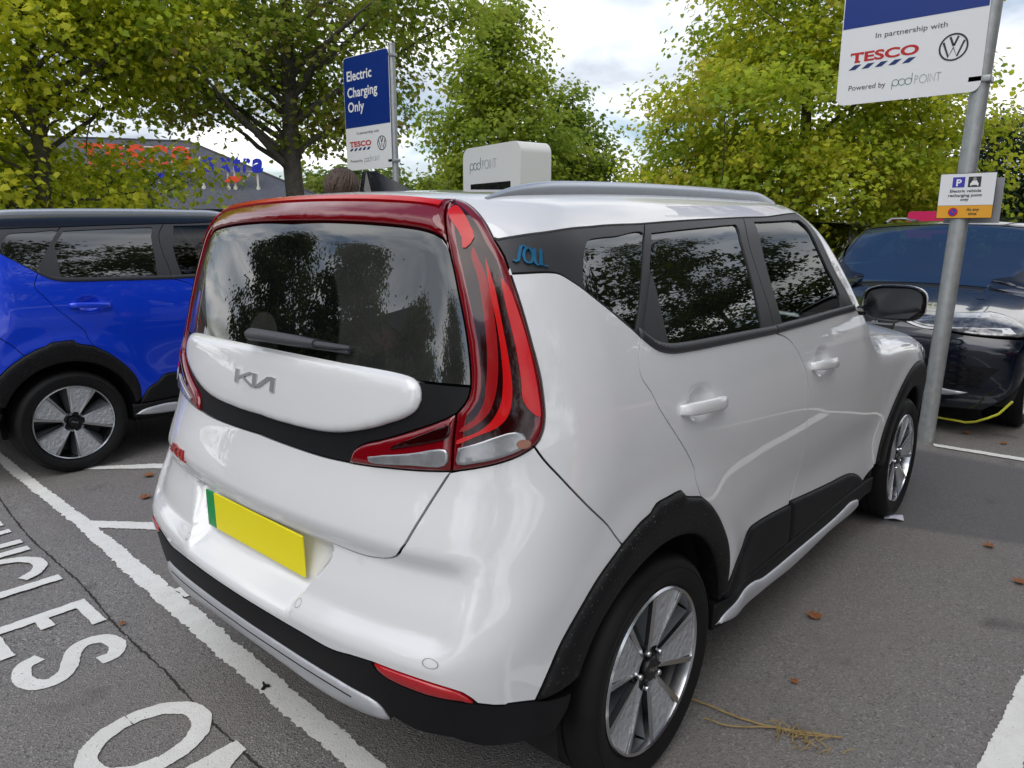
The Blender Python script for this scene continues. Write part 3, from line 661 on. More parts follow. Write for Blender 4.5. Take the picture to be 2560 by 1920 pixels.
        fe=panel('fender',X(loop([(x1,1.15),(3.4,1.115),(3.7,1.07),(3.95,1.0),(4.1,.95)],[(4.1,.95),(4.12,.75),(4.13,.60)],[(4.13,.60)]+farch[6:],[farch[-1],(x1,.42)] if 0 else [farch[-1],(x1,.43)],[(x1,.43),(x1,.65),(x1,.9),(x1,1.15)])),P_,car,s=.03)
        panel('headlight',X([(3.86,.93),(4.05,.95),(4.30,.93),(4.50,.90),(4.30,.85),(4.05,.84),(3.9,.86)]),'headlamp_glass',fe,off=.004,bulge=.006,bw=.02,s=.03,gap=0)
        fb=panel('front_bumper',X(loop([(4.1,.95),(4.4,.93),(4.812,.92)],[(4.812,.92),(4.812,.30)],[(4.812,.30),(4.5,.28),(4.24,.30)],[(4.24,.30),(4.22,.42)]+[(4.13,.60)],[(4.13,.60),(4.12,.75),(4.1,.95)])),P_,car,s=.04)
        panel('lower_grille',X([(4.40,.60),(4.812,.60),(4.812,.36),(4.45,.34)]),'black_plastic',fb,off=.004,bulge=.004,bw=.02,s=.04,gap=0)
        # window band
        qt=panel('quarter_trim',X(loop(gut[:5],[gut[4]]+g['band_split_a'][1:],rev(g['belt_a']),rev(g['lamp_out_b']))),'trim_black',car,holes=[X(loop(list(g['qglass'])+[g['qglass'][0]]))],off=-.002,s=.025)
        panel('window',X(loop(list(g['qglass'])+[g['qglass'][0]])),'privacy_glass',qt,off=-.006,gap=-.004,s=.03,wall=0)
        bq=[(.6815,1.4045),(.7589,1.4234)]
        if sg>0: badge('badge',SOUL,.085,.684,1.406,.068,.028,'badge_blue',qt,.0,.005)
        else: badge('badge',[[(-x+1,y) for x,y in l] for l in SOUL],.085,-.752,1.406,.068,.028,'badge_blue',qt,.0,.005)
        rf=panel('window_frame',X(loop([gut[4]]+gut[5:7],spb,rev(belt_b),rev(g['band_split_a']))),'trim_black',rd,holes=[X(loop(g['rglass'][:6],g['rglass'][5:9],g['rglass'][8:13],g['rglass'][12:]+[g['rglass'][0]]))],off=-.002,s=.025)
        panel('window',X(loop(list(g['rglass'])+[g['rglass'][0]])),'privacy_glass',rd,off=-.007,gap=-.004,s=.03,wall=0)
        panel('corner_trim',X(loop(g['rtri'][:5],g['rtri'][4:]+[g['rtri'][0]])),'trim_black',rd,off=.0005,gap=0,s=.03,wall=.004)
        fgl=[(1.9192,1.5119),(2.11,1.5154),(2.36,1.522),(2.395,1.505),(2.415,1.44),(2.447,1.3714),(2.49,1.3203),(2.505,1.286),(2.495,1.2497),(2.3723,1.2453),(2.2377,1.2414),(2.0552,1.2396),(1.8848,1.238),(1.875,1.2961),(1.8687,1.3542),(1.8756,1.4249)]
        fq=X(loop(fgl[:3],fgl[2:8],fgl[7:9],fgl[8:13],fgl[12:]+[fgl[0]]))
        panel('window_frame',X(loop(gut[6:],apil,rev(belt_c),rev(spb))),'trim_black',fd,holes=[fq],off=-.002,s=.025)
        panel('window',fq,'cabin_glass',fd,off=-.008,gap=-.003,s=.04,wall=0)
        for door,bc in ((rd,belt_b),(fd,belt_c)):
            q=spline(bc,.02); q=q[:-1] if door is fd else q
            panel('window_moulding',X(np.vstack([q+[0,-.002],(q+[0.0,.022])[::-1]])),'trim_black',door,off=0.,bulge=.010,bw=.011,gap=.0005,s=.02,wall=.01)
        # A-pillar, mirror, rail
        wy=np.linspace(.625,.80,12); wx=np.array([1.455+(1.99-1.455)*t for t in np.linspace(0,1,12)])-.16*wy**2; wsL=lift(np.stack([wx,-wy],1),'T'); wq=[tuple(q) for q in inv(wsL)]
        panel('pillar',X(loop([(2.44,1.553),wq[0]],wq,[wq[-1],(2.82,1.19)],[(2.82,1.19),(2.655,1.2248)],rev(apil))),P_,car,s=.02)
        yy=-sg
        mh=MB(); n=28
        def ell(k,a,b,e=.62):
            h=2*PI*k/n; c,s_=math.cos(h),math.sin(h); return a*abs(c)**e*(1 if c>0 else -1),b*abs(s_)**e*(1 if s_>0 else -1)
        rings=[(.0,.112,.068,1),(.012,.120,.074,1),(.05,.118,.072,1),(.085,.100,.060,1),(.115,.065,.040,1),(.125,.02,.012,1)]
        V=[];
        for dx,a,b,_ in rings:
            for k in range(n): y,z=ell(k,a,b); V.append((1.585+dx,-sg*1.005+y,1.268+z))
        Fc=[(i*n+k,i*n+(k+1)%n,(i+1)*n+(k+1)%n,(i+1)*n+k) for i in range(len(rings)-1) for k in range(n)]+[tuple(range((len(rings)-1)*n,len(rings)*n))]
        mh.m=0; mh.add(V,Fc); mh.mi=[1 if k<n else 0 for k in range(len(Fc))]; mh.m=1
        V=[];
        for a,b,dx in ((.112,.068,0),(.105,.061,.006)):
            for k in range(n): y,z=ell(k,a,b); V.append((1.585+dx+(.26*z if dx else 0),-sg*1.005+y,1.268+z))
        mh.add(V,[(k,n+k,n+(k+1)%n,(k+1)%n) for k in range(n)]+[tuple(range(n,2*n))])
        mir=mh.build('door_mirror',P_,fd,True,mats=[P_,'gloss_black'],angle=50)
        V=[]
        for k in range(n): y,z=ell(k,.101,.057); V.append((1.5965+.25*z-.005*y*sg,-sg*1.005+y,1.268+z))
        mg=mobj('mirror_glass',[(v[0]+(v[1]+sg*1.005)*sg*.06*0,v[1],v[2]) for v in V],[tuple(range(n))],'mirror_glass',mir)
        am=MB(); am.tube([(1.60,-sg*.83,1.228),(1.615,-sg*.89,1.225),(1.64,-sg*.95,1.235)],[.028,.024,.02],10,.8); am.build('mirror_arm','gloss_black',mir,True)
        rl=MB(); xs=np.linspace(-.36,1.38,44); V=[]; rp=[(-.5,0),(-.5,.55),(-.36,.86),(-.12,1),(.12,1),(.36,.86),(.5,.55),(.5,0)]
        for x in xs:
            t=(x+.36)/1.74; e_=min(1,min(t/.16,(1-t)/.14)); hh=.004+(.029 if sg>0 else .024)*math.sin(e_*PI/2)**1.0; wd=.012+.024*min(1,min(t,1-t)/.10)
            yc=.573; zz=lift(np.array([[x,-yc]]),'T')[0,2]
            for a,b in rp: V.append((x,-sg*(yc-a*wd*sg*sg),zz-.006+b*(hh+.006)))
        n=len(rp); rl.add(V,[(i*n+k,i*n+k+1,(i+1)*n+k+1,(i+1)*n+k) for i in range(len(xs)-1) for k in range(n-1)]+[tuple(range(n)),tuple(range((len(xs)-1)*n,len(xs)*n))]); rl.build('roof_rail','satin_rail',car,True,angle=50)
        V=[]
    # ---- roof, glass, bonnet
    def xy(q): X_=lift(np.asarray(q),'W'); return [tuple(p) for p in X_[:,:2]]
    gx=xy(spline(gut,.03)); bt=xy(spline(rev(g['bar_top']),.03)); la=xy(spline(g['lamp_out_a'],.02))
    hy=np.linspace(.625,0,10); hdr=[(1.455-.16*y*y,-y) for y in hy]
    half=np.array(bt+la[1:]+gx+hdr); half[0,1]=0
    rf=np.vstack([half,(half*[1,-1])[::-1][1:-1]]); rf=rf[np.linalg.norm(rf-np.roll(rf,1,0),axis=1)>.002]
    panel('roof',rf,P_,car,ch='T',s=.028,gap=.0015)
    wy=np.linspace(0,.625,8); a_=[(1.462-.16*y*y,-y) for y in wy]; b_=[tuple(p) for p in np.stack([1.462+(1.98-1.462)*np.linspace(0,1,14)-.16*np.linspace(.62,.795,14)**2,-np.linspace(.62,.795,14)],1)]; d_=[(1.98-.16*y*y,-y) for y in np.linspace(.795,0,12)]
    half=np.array(a_+b_+d_); ws=np.vstack([half,(half*[1,-1])[::-1][1:-1]]); ws=ws[np.linalg.norm(ws-np.roll(ws,1,0),axis=1)>.002]
    panel('windscreen',ws,'cabin_glass',car,ch='T',s=.05,gap=-.004,off=-.004,wall=0)
    half=np.array([(2.0-.16*y*y,-y) for y in np.linspace(0,.815,12)]+[(2.4,-.83),(2.8,-.80),(3.1,-.72),(3.22,-.62)]+[(3.30-.2*y*y,-y) for y in np.linspace(.55,0,10)]); hd=np.vstack([half,(half*[1,-1])[::-1][1:-1]])
    panel('bonnet',hd,P_,car,ch='T',s=.04)
    # ---- plate, wiper, aerial
    pl=MB(); pl.m=0; pl.box((-.7185,-.26,.684),(-.7125,.21,.797),.0015); pl.m=1; pl.box((-.7185,.2105,.684),(-.7125,.26,.797),.0015)
    pl.build('number_plate','plate_yellow',bp,mats=['plate_yellow','plate_green'])
    wp=MB(); B=on_body([(-.065,1.244,.024),(-.035,1.244,.032),(.05,1.245,.030),(.16,1.2455,.026),(.235,1.2465,.020)],0); wp.tube(B,[.014,.022,.020,.018,.012],12,.8)
    B=on_body([(.22,1.246,.018),(.30,1.247,.016),(.355,1.248,.012)],0); wp.tube(B,[.010,.009,.006],8,.8)
    B=on_body([(-.04,1.238,.010),(.1,1.239,.010),(.35,1.242,.009)],0); wp.tube(B,[.005,.006,.005],8,1); wp.build('wiper','wiper_grey',tg,True)
    fx=MB(); prof=[(-.29,.0),(-.278,.056),(-.245,.058),(-.19,.040),(-.13,.018),(-.08,.0)]; V=[]
    z0=float(lift(np.array([[-.17,0.]]),'T')[0,2])
    for x,h in prof:
        for y,k in ((-.032,0),(-.010,1),(.010,1),(.032,0)): V.append((x,y*(1 if x<0 else .6),z0-.012+(h+.01 if k else .0)))
    Fc=[(i*4+k,i*4+k+1,(i+1)*4+k+1,(i+1)*4+k) for i in range(5) for k in range(3)]+[(0,1,2,3)]
    fx.add(V,Fc); fx.build('aerial','black_paint',car,True,angle=25)
    # ---- dark shell, wheel wells, cabin
    sh=[(-3.75,.30),(-1.5,.30),(-.95,.50),(.95,.50),(1.5,.30),(3.75,.30),(3.75,1.02),(3.0,1.08),(2.6,1.17),(1.80,1.17),(1.80,1.50),(-1.80,1.50),(-1.80,1.17),(-2.6,1.17),(-3.0,1.08),(-3.75,1.02)]
    hol=[np.array(arcuv(0,.35,.40,0,360,40)[:-1]),np.array(arcuv(2.6,.35,.40,0,360,40)[:-1])]; hol+=[flip(h) for h in hol]
    panel('inner_shell',loop(*[[sh[i],sh[(i+1)%len(sh)]] for i in range(len(sh))],step=.06),'shell_black',car,holes=hol,off=-.035,gap=0,s=.06,wall=0)
    ub=MB(); ub.box((-.30,-.48,.22),(3.2,.48,.42),.04); ub.box((.42,-.80,.24),(2.16,.80,.40),.03)
    for xc in (0,2.6):
        for sg in (1,-1):
            n=24; V=[(xc+.40*math.cos(PI*1.16*k/n-PI*.08),sg*y,.35+.40*math.sin(PI*1.16*k/n-PI*.08)) for y in (.84,.48) for k in range(n+1)]
            ub.add(V,[(k,k+1,n+2+k,n+1+k) for k in range(n)]); ub.box((xc-.40,sg*.47-.005,.2),(xc+.40,sg*.47+.005,.76))
    ub.box((1.72,-.72,.45),(1.76,.72,1.12)); ub.build('underbody','shell_black',car)
    cb=MB(); cb.box((.45,-.78,.42),(1.75,.78,.46)); cb.box((1.42,-.74,.80),(1.78,.74,1.10),.06); cb.box((1.30,-.10,.45),(1.60,.10,.95),.03); cb.build('dashboard','dash_grey',car,True)
    for y in (-.37,.37):
        sb=MB(); sb.box((.78,y-.25,.45),(1.25,y+.25,.70),.07); V=sb.V; n0=len(V); sb.box((.62,y-.24,.66),(.80,y+.24,1.22),.07); sb.V[n0:]=[(x-(z-.66)*.25,yy,z) for x,yy,z in sb.V[n0:]]
        sb.box((.50,y-.14,1.20),(.60,y+.14,1.42),.04); sb.build('seat','seat_fabric',car,True)
    sw=MB(); a=np.linspace(0,2*PI,33)
    C0=Vector((1.27,-.37,1.06)); e1=Vector((0,1,0)); e2=Vector((.42,0,.9)).normalized()
    sw.tube([C0+e1*.185*math.cos(q)+e2*.185*math.sin(q) for q in a],.016,10); sw.tube([C0-e1*.17,C0,C0+e1*.17],.02,8); sw.tube([C0,C0+Vector((.2,0,-.08))],.035,10); sw.build('steering_wheel','cream',car,True)
    # ---- wheels
    w0=make_wheel(); first=True
    for xc,sg in ((0,1),(2.6,1),(0,-1),(2.6,-1)):
        w=w0 if first else copy_tree(w0); first=False
        w.parent=car; w.location=(xc,-sg*.870,.334); w.rotation_euler=(0,R(11 if xc else 19)*sg,0 if sg>0 else PI)
    return car
# rear glass: a film of road dust everywhere but in the fan the wiper sweeps
m=mat('dusty_glass',(.004,.005,.005),.012,0,0,1.0,ior=1.75); nt_=m.node_tree; b_=nt_.nodes['Principled BSDF']
def nn(t,**k):
    n=nt_.nodes.new(t)
    for a,v in k.items():
        if a in n.inputs: n.inputs[a].default_value=v
        else: setattr(n,a,v)
    return n
tcn=nn('ShaderNodeTexCoord'); sx=nn('ShaderNodeSeparateXYZ'); nt_.links.new(tcn.outputs['Object'],sx.inputs[0])
cbn=nn('ShaderNodeCombineXYZ'); a1=nn('ShaderNodeMath',operation='ADD'); a1.inputs[1].default_value=-.045; a2=nn('ShaderNodeMath',operation='ADD'); a2.inputs[1].default_value=-1.255
nt_.links.new(sx.outputs[1],a1.inputs[0]); nt_.links.new(sx.outputs[2],a2.inputs[0]); nt_.links.new(a1.outputs[0],cbn.inputs[1]); nt_.links.new(a2.outputs[0],cbn.inputs[2])
ln=nn('ShaderNodeVectorMath',operation='LENGTH'); nt_.links.new(cbn.outputs[0],ln.inputs[0])
r1=nn('ShaderNodeMapRange'); r1.inputs[1].default_value=.335; r1.inputs[2].default_value=.345; nt_.links.new(ln.outputs['Value'],r1.inputs[0])
r2=nn('ShaderNodeMapRange'); r2.inputs[1].default_value=.085; r2.inputs[2].default_value=.080; nt_.links.new(ln.outputs['Value'],r2.inputs[0])
mxm=nn('ShaderNodeMath',operation='MAXIMUM'); nt_.links.new(r1.outputs[0],mxm.inputs[0]); nt_.links.new(r2.outputs[0],mxm.inputs[1])
tn=nn('ShaderNodeTexNoise',Scale=9.0,Detail=6.0); nt_.links.new(tcn.outputs['Object'],tn.inputs['Vector'])
mr=nn('ShaderNodeMapRange'); mr.inputs[3].default_value=.012; mr.inputs[4].default_value=.085; nt_.links.new(tn.outputs['Fac'],mr.inputs[0])
mu=nn('ShaderNodeMath',operation='MULTIPLY'); nt_.links.new(mxm.outputs[0],mu.inputs[0]); nt_.links.new(mr.outputs[0],mu.inputs[1])
df=nn('ShaderNodeBsdfDiffuse'); df.inputs[0].default_value=(.42,.42,.40,1); ms=nn('ShaderNodeMixShader')
on=[n for n in nt_.nodes if n.type=='OUTPUT_MATERIAL'][0]
nt_.links.new(mu.outputs[0],ms.inputs[0]); nt_.links.new(b_.outputs[0],ms.inputs[1]); nt_.links.new(df.outputs[0],ms.inputs[2]); nt_.links.new(ms.outputs[0],on.inputs[0])
# ---------------------------------------------------------------- ground, markings
def ground_mat():
    m=bpy.data.materials.new('asphalt'); m.use_nodes=True; nt=m.node_tree; b=nt.nodes['Principled BSDF']; l=nt.links
    def a(t,**k):
        n=nt.nodes.new(t)
        for x,v in k.items():
            if x in n.inputs: n.inputs[x].default_value=v
            else: setattr(n,x,v)
        return n
    tc=a('ShaderNodeTexCoord'); o=tc.outputs['Object']
    def noise(sc,de=4.,ro=.6): n=a('ShaderNodeTexNoise',Scale=sc,Detail=de,Roughness=ro); l.new(o,n.inputs['Vector']); return n.outputs['Fac']
    def ramp(s,x0,c0,x1,c1):
        r=a('ShaderNodeValToRGB'); e=r.color_ramp.elements; e[0].position=x0; e[0].color=(*c0,1); e[1].position=x1; e[1].color=(*c1,1); l.new(s,r.inputs[0]); return r.outputs[0]
    def mix(f,c1,c2,mode='MIX'):
        x=a('ShaderNodeMix',data_type='RGBA',blend_type=mode)
        if hasattr(f,'links'): l.new(f,x.inputs[0])
        else: x.inputs[0].default_value=f
        for c,i in ((c1,6),(c2,7)):
            if hasattr(c,'links'): l.new(c,x.inputs[i])
            else: x.inputs[i].default_value=(*c,1)
        return x.outputs[2]
    fine=noise(170,3,.7); stone=a('ShaderNodeTexVoronoi',Scale=160.0,feature='F1'); l.new(o,stone.inputs['Vector'])
    sp=a('ShaderNodeSeparateXYZ'); l.new(o,sp.inputs[0])
    big=noise(1.1,6,.65); mid=noise(6,5,.6)
    base=ramp(fine,.32,(.125,.119,.117),.70,(.38,.366,.356))
    sc_=a('ShaderNodeSeparateColor'); l.new(stone.outputs['Color'],sc_.inputs[0])
    light=ramp(sc_.outputs[0],.84,(0,0,0),.97,(1,1,1)); c=mix(light,base,(.46,.44,.42)); dk=ramp(sc_.outputs[1],.80,(0,0,0),.95,(.8,.8,.8)); c=mix(dk,c,(.045,.043,.042))
    c=mix(ramp(big,.35,(0,0,0),.68,(.75,.75,.75)),c,(.235,.216,.20))
    c=mix(ramp(mid,.55,(0,0,0),.75,(.30,.30,.30)),c,(.135,.128,.123))
    # older, darker, browner surfacing inside the bays (x > -0.5), a darker blue-grey patch by the bay ends
    bay=a('ShaderNodeMapRange'); bay.inputs[1].default_value=-.60; bay.inputs[2].default_value=-.52; l.new(sp.outputs[0],bay.inputs[0])
    c2=mix(.30,c,(.175,.160,.148)); c=mix(bay.outputs[0],c,c2)
    # a newer dark patch by the bay ends, and old oil spots
    pa_=a('ShaderNodeMath',operation='MULTIPLY_ADD'); pa_.inputs[1].default_value=.30; l.new(sp.outputs[1],pa_.inputs[0]); l.new(sp.outputs[0],pa_.inputs[2])
    ps=a('ShaderNodeMapRange'); ps.inputs[1].default_value=2.14; ps.inputs[2].default_value=2.20; l.new(pa_.outputs[0],ps.inputs[0])
    pe_=a('ShaderNodeMapRange'); pe_.inputs[1].default_value=4.10; pe_.inputs[2].default_value=4.0; l.new(sp.outputs[0],pe_.inputs[0])
    pm=a('ShaderNodeMath',operation='MULTIPLY'); l.new(ps.outputs[0],pm.inputs[0]); l.new(pe_.outputs[0],pm.inputs[1])
    pk=a('ShaderNodeMath',operation='MULTIPLY'); pk.inputs[1].default_value=.55; l.new(pm.outputs[0],pk.inputs[0])
    c=mix(pk.outputs[0],c,(.085,.088,.098))
    oil=noise(2.3,3,.5); c=mix(ramp(oil,.66,(0,0,0),.74,(.6,.6,.6)),c,(.06,.057,.055))
    l.new(c,b.inputs['Base Color']); b.inputs['Roughness'].default_value=.85; b.inputs['Specular IOR Level'].default_value=.35
    h=a('ShaderNodeMath',operation='ADD'); l.new(fine,h.inputs[0]); l.new(stone.outputs['Distance'],h.inputs[1])
    bp=a('ShaderNodeBump',Strength=.75,Distance=.006); l.new(h.outputs[0],bp.inputs['Height']); l.new(bp.outputs[0],b.inputs['Normal'])
    M['asphalt']=m
    m=bpy.data.materials.new('road_paint'); m.use_nodes=True; nt=m.node_tree; b=nt.nodes['Principled BSDF']; l=nt.links
    tc=a('ShaderNodeTexCoord'); o=tc.outputs['Object']; 
    n1=noise(14,6,.7); n2=noise(150,2,.6); n3=noise(3,4,.6)
    c=mix(ramp(n1,.40,(0,0,0),.75,(.5,.5,.5)),(.82,.815,.78),(.62,.60,.56)); c=mix(ramp(n3,.45,(0,0,0),.75,(.5,.5,.5)),c,(.66,.64,.585))
    c=mix(ramp(n2,.67,(0,0,0),.72,(1,1,1)),c,(.15,.145,.14)); l.new(c,b.inputs['Base Color']); b.inputs['Roughness'].default_value=.8
    bp=a('ShaderNodeBump',Strength=.5,Distance=.004); l.new(n2,bp.inputs['Height']); l.new(bp.outputs[0],b.inputs['Normal'])
    M['road_paint']=m
def at(px_,dist):                                       # a place on the ground: bearing, distance in metres
    a=R(41.614)-math.atan((px_-1280)/1797/math.cos(R(12.125))); return (-1.6386+dist*math.cos(a),-1.7926+dist*math.sin(a),0)
ground_mat()
rng=np.random.default_rng(7); random.seed(7)
mobj('ground',[(-300,-300,0),(300,-300,0),(300,300,0),(-300,300,0)],[(0,1,2,3)],'asphalt')['kind']='structure'
mat('dark_crack',(.030,.028,.025),.9)
def rough(Q,step=.012,amp=.003):
    Q=np.asarray(Q,float); out=[]
    for i in range(len(Q)):
        a,b=Q[i],Q[(i+1)%len(Q)]; n=max(int(np.linalg.norm(b-a)/step),1); t=np.linspace(0,1,n,endpoint=False)[:,None]; out.append(a+(b-a)*t)
    Q=np.vstack(out); k=np.arange(len(Q)); w=np.zeros_like(Q)
    for f in (1.3,.55,.21,.09): w+=np.stack([np.sin(k*f*1.7+rng.uniform(0,6)),np.sin(k*f*2.1+rng.uniform(0,6))],1)*.35
    return Q+w*amp+rng.normal(0,amp*.45,Q.shape)
ZK=[0]
def mark(mb,Q,z=.004,amp=.004,step=.012):
    Q=rough(Q,step,amp); ZK[0]+=1; z=z+.00025*(ZK[0]%24)
    mb.add([(x,y,z) for x,y in Q],cdt([tuple(q) for q in Q]))
mk=MB()
mark(mk,[(-.36,6.5),(-.385,4.3),(-.405,3.456),(-.412,2.45),(-.45,1.2),(-.475,.6),(-.502,-.115),(-.53,-2.5),(-.61,-2.5),(-.585,-.10),(-.568,.5),(-.538,1.4),(-.490,2.35),(-.475,3.5),(-.455,4.3),(-.43,6.5)],amp=.006)
mark(mk,[(-.42,2.39),(-.19,2.093),(.55,1.14),(.55,1.04),(-.232,1.994),(-.42,2.25)],.0045)
mark(mk,[(-.077,3.385),(.234,3.121),(1.75,1.32),(1.75,1.22),(.194,3.024),(-.16,3.385)],.0045)
mark(mk,[(1.1,3.2),(2.6,1.4),(2.6,1.3),(1.0,3.2)],.0045)
mark(mk,[(-.45,1.262),(4.25,1.22),(4.25,1.13),(-.45,1.155)],.005)
mark(mk,[(-.52,-1.545),(.667,-1.60),(1.31,-1.635),(4.2,-1.70),(4.2,-1.80),(.749,-1.70),(-.52,-1.645)],.005)
mark(mk,[(4.275,-.72),(4.32,-1.5),(4.35,-5),(4.26,-5),(4.23,-1.5),(4.205,-.75)],.0055)
mark(mk,[(4.275,1.2),(4.28,6),(4.20,6),(4.205,1.2)],.0055)
tag(mk.build('bay_markings','road_paint'),kind='structure')
lt=MB()
def stroke(pts,w=.060):
    p=spline(np.asarray(pts,float),.010) if len(pts)<6 else np.asarray(pts,float)
    if len(pts)>=6: p=spline(p,.010)
    else: p=np.vstack([spline(np.asarray(pts[i:i+2],float),.010)[(1 if i else 0):] for i in range(len(pts)-1)])
    d=np.gradient(p,axis=0); d/=np.linalg.norm(d,axis=1,keepdims=True); n=np.stack([-d[:,1],d[:,0]],1)*w/2; k=len(p)
    ja=1+.05*np.sin(np.arange(k)*.7+rng.uniform(0,6))[:,None]+rng.normal(0,.035,(k,1)); jb=1+.05*np.sin(np.arange(k)*.6+rng.uniform(0,6))[:,None]+rng.normal(0,.035,(k,1))
    ZK[0]+=1; z=.0042+.00025*(ZK[0]%24); A=p+n*ja; B=p-n*jb
    lt.add([(x,y,z) for x,y in A]+[(x,y,z) for x,y in B],[(i,i+1,k+i+1,k+i) for i in range(k-1)])
xb,xt=-1.115,-.745                                        # foot and head of the letters; they read towards -y
def GL(y,pts,wx=1.): return [(xb+(xt-xb)*b,y-a*wx) for a,b in pts]
stroke(GL(3.25,[(0,1),(.11,0),(.22,1)]));
for y in (2.88,1.435):
    stroke(GL(y,[(0,0),(0,1)]),.062)
    for b,w in ((.06,.24),(.52,.115),(.93,.225)): stroke(GL(y,[(-.03,b),(w,b)]),.05)
stroke(GL(2.545,[(0,0),(0,1)]),.055); stroke(GL(2.35,[(0,0),(0,1)]),.055); stroke(GL(2.545,[(0,.5),(.195,.5)]),.05)
stroke(GL(2.23,[(0,0),(0,1)]),.06)
stroke([(x,y) for y,x in [(2.0-.145*math.cos(R(t)),-.93+.165*math.sin(R(t))) for t in range(22,345,12)]],.058)
stroke(GL(1.765,[(0,0),(0,1)]),.062); stroke(GL(1.795,[(0,.06),(.24,.06)]),.05)
stroke([(-.87,.928),(-.815,.935),(-.785,1.0),(-.80,1.07),(-.855,1.10),(-.905,1.075),(-.94,1.01),(-.975,.945),(-1.03,.915),(-1.08,.95),(-1.09,1.04),(-1.06,1.10),(-1.01,1.118)],.060)
o_=[(-.93+.165*math.sin(R(t)),.365+.135*math.cos(R(t))) for t in range(0,361,12)]; stroke(o_,.062)
stroke(GL(.12,[(0,0),(0,1)]),.062); stroke(GL(.12,[(0,.95),(.20,.05)]),.06); stroke(GL(-.08,[(0,0),(0,1)]),.062)
tag(lt.build('ground_lettering','road_paint'),kind='structure')
ck=MB(); p=[(-.60,3.6),(-.64,3.24),(-.70,2.39),(-.705,1.63),(-.735,1.12),(-.738,.67),(-.754,.296),(-.757,-.5)]
p=rough(np.vstack([spline(p,.05)]),.03,.003)[:-2]; p=spline([(-.60,3.6),(-.64,3.24),(-.70,2.39),(-.705,1.63),(-.735,1.12),(-.738,.67),(-.754,.296),(-.757,-.5)],.012); p=p+rng.normal(0,.0018,p.shape); ww=(.0012+.0028*np.abs(np.sin(np.arange(len(p))*.13))+rng.uniform(0,.0015,len(p)))[:,None]
q=np.vstack([p+[1,0]*ww,(p-[1,0]*ww)[::-1]]); n_=len(p); ck.add([(x,y,.003) for x,y in q],[(i,i+1,2*n_-2-i,2*n_-1-i) for i in range(n_-1)])
tag(ck.build('road_joint','dark_crack'),kind='structure')
# ---------------------------------------------------------------- cars
car=make_car(); tag(car,'white boxy hatchback with red wrap-round tail lights parked nearest the camera','car',None)
def recolour(o,swap): return copy_tree(o,None,swap)
car2=recolour(car,{'white_paint':'blue_paint'}); car2.location=(-.145,4.222,0)
for ch in children(car2):
    if ch.name.startswith(('roof','pillar')) and not ch.name.startswith('roof_rail') and ch.data: ch.data=ch.data.copy(); ch.data.materials[0]=M['black_paint']
tag(car2,'bright blue hatchback with black roof parked left of the white one','car')
car3=recolour(car,{'white_paint':'black_paint'}); car3.location=(13.2,2.95,0); car3.rotation_euler=(0,0,PI); tag(car3,'dark car whose roof corner shows beside the white one\'s front pillar','car')
car4=recolour(car,{'white_paint':'red_paint'}); car4.location=(.9,-4.3,0); tag(car4,'red hatchback out of frame, mirrored faintly in the white doors','car')
# ---------------------------------------------------------------- black SUV facing the camera, blue of the sky put into its paint
W_F,W_H=F,HANDLES
SIDE2=Spl([(.15,.89),(.25,.92),(.4,.95),(.6,.96),(.8,.965),(.95,.955),(1.05,.935),(1.15,.90),(1.3,.85),(1.45,.79),(1.58,.73),(1.7,.65)])
TOP2=Spl([(-1.0,1.40),(-.6,1.56),(0,1.625),(.5,1.645),(1.0,1.648),(1.4,1.625),(1.55,1.565),(1.72,1.455),(1.97,1.26),(2.17,1.105),(2.27,1.065),(2.45,1.05),(2.75,1.02),(3.1,.98),(3.35,.94),(3.5,.895),(3.62,.78)])
FRONT2=Spl([(.12,3.40),(.22,3.54),(.35,3.60),(.55,3.62),(.75,3.615),(.88,3.59),(1.0,3.50),(1.2,3.3)])
PLAN2=Spl([(-.9,.06),(-.5,.02),(0,0),(2.4,0),(2.9,.004),(3.2,.012),(3.5,.035)])
def F(P):
    x,y,z=P[...,0],P[...,1],P[...,2]; a=np.abs(y)
    w=SIDE2(z)-PLAN2(x)
    for xc in (0.,2.76): w=w+.018*np.exp(-((np.hypot(x-xc,z-.37)-.46)/.09)**2)*sst(.95,.8,z)
    f=smax(a-w,-.86-.0*z+.18*sst(.9,1.6,z)-x+.12*a**2,.2)
    fr=FRONT2(z)-.09*a**2-.06*a**6
    fr=fr-.03*sst(.56,.50,a)*sst(.30,.36,z)*sst(.86,.80,z)
    f=smax(f,x-fr,.10)
    top=TOP2(x+.10*a**2)-.07*a**2-.05*a**4+.018*sst(.50,.62,a)*sst(2.05,2.4,x)
    return smax(smax(f,(z-top)*.9,.06),.17-z,.05)
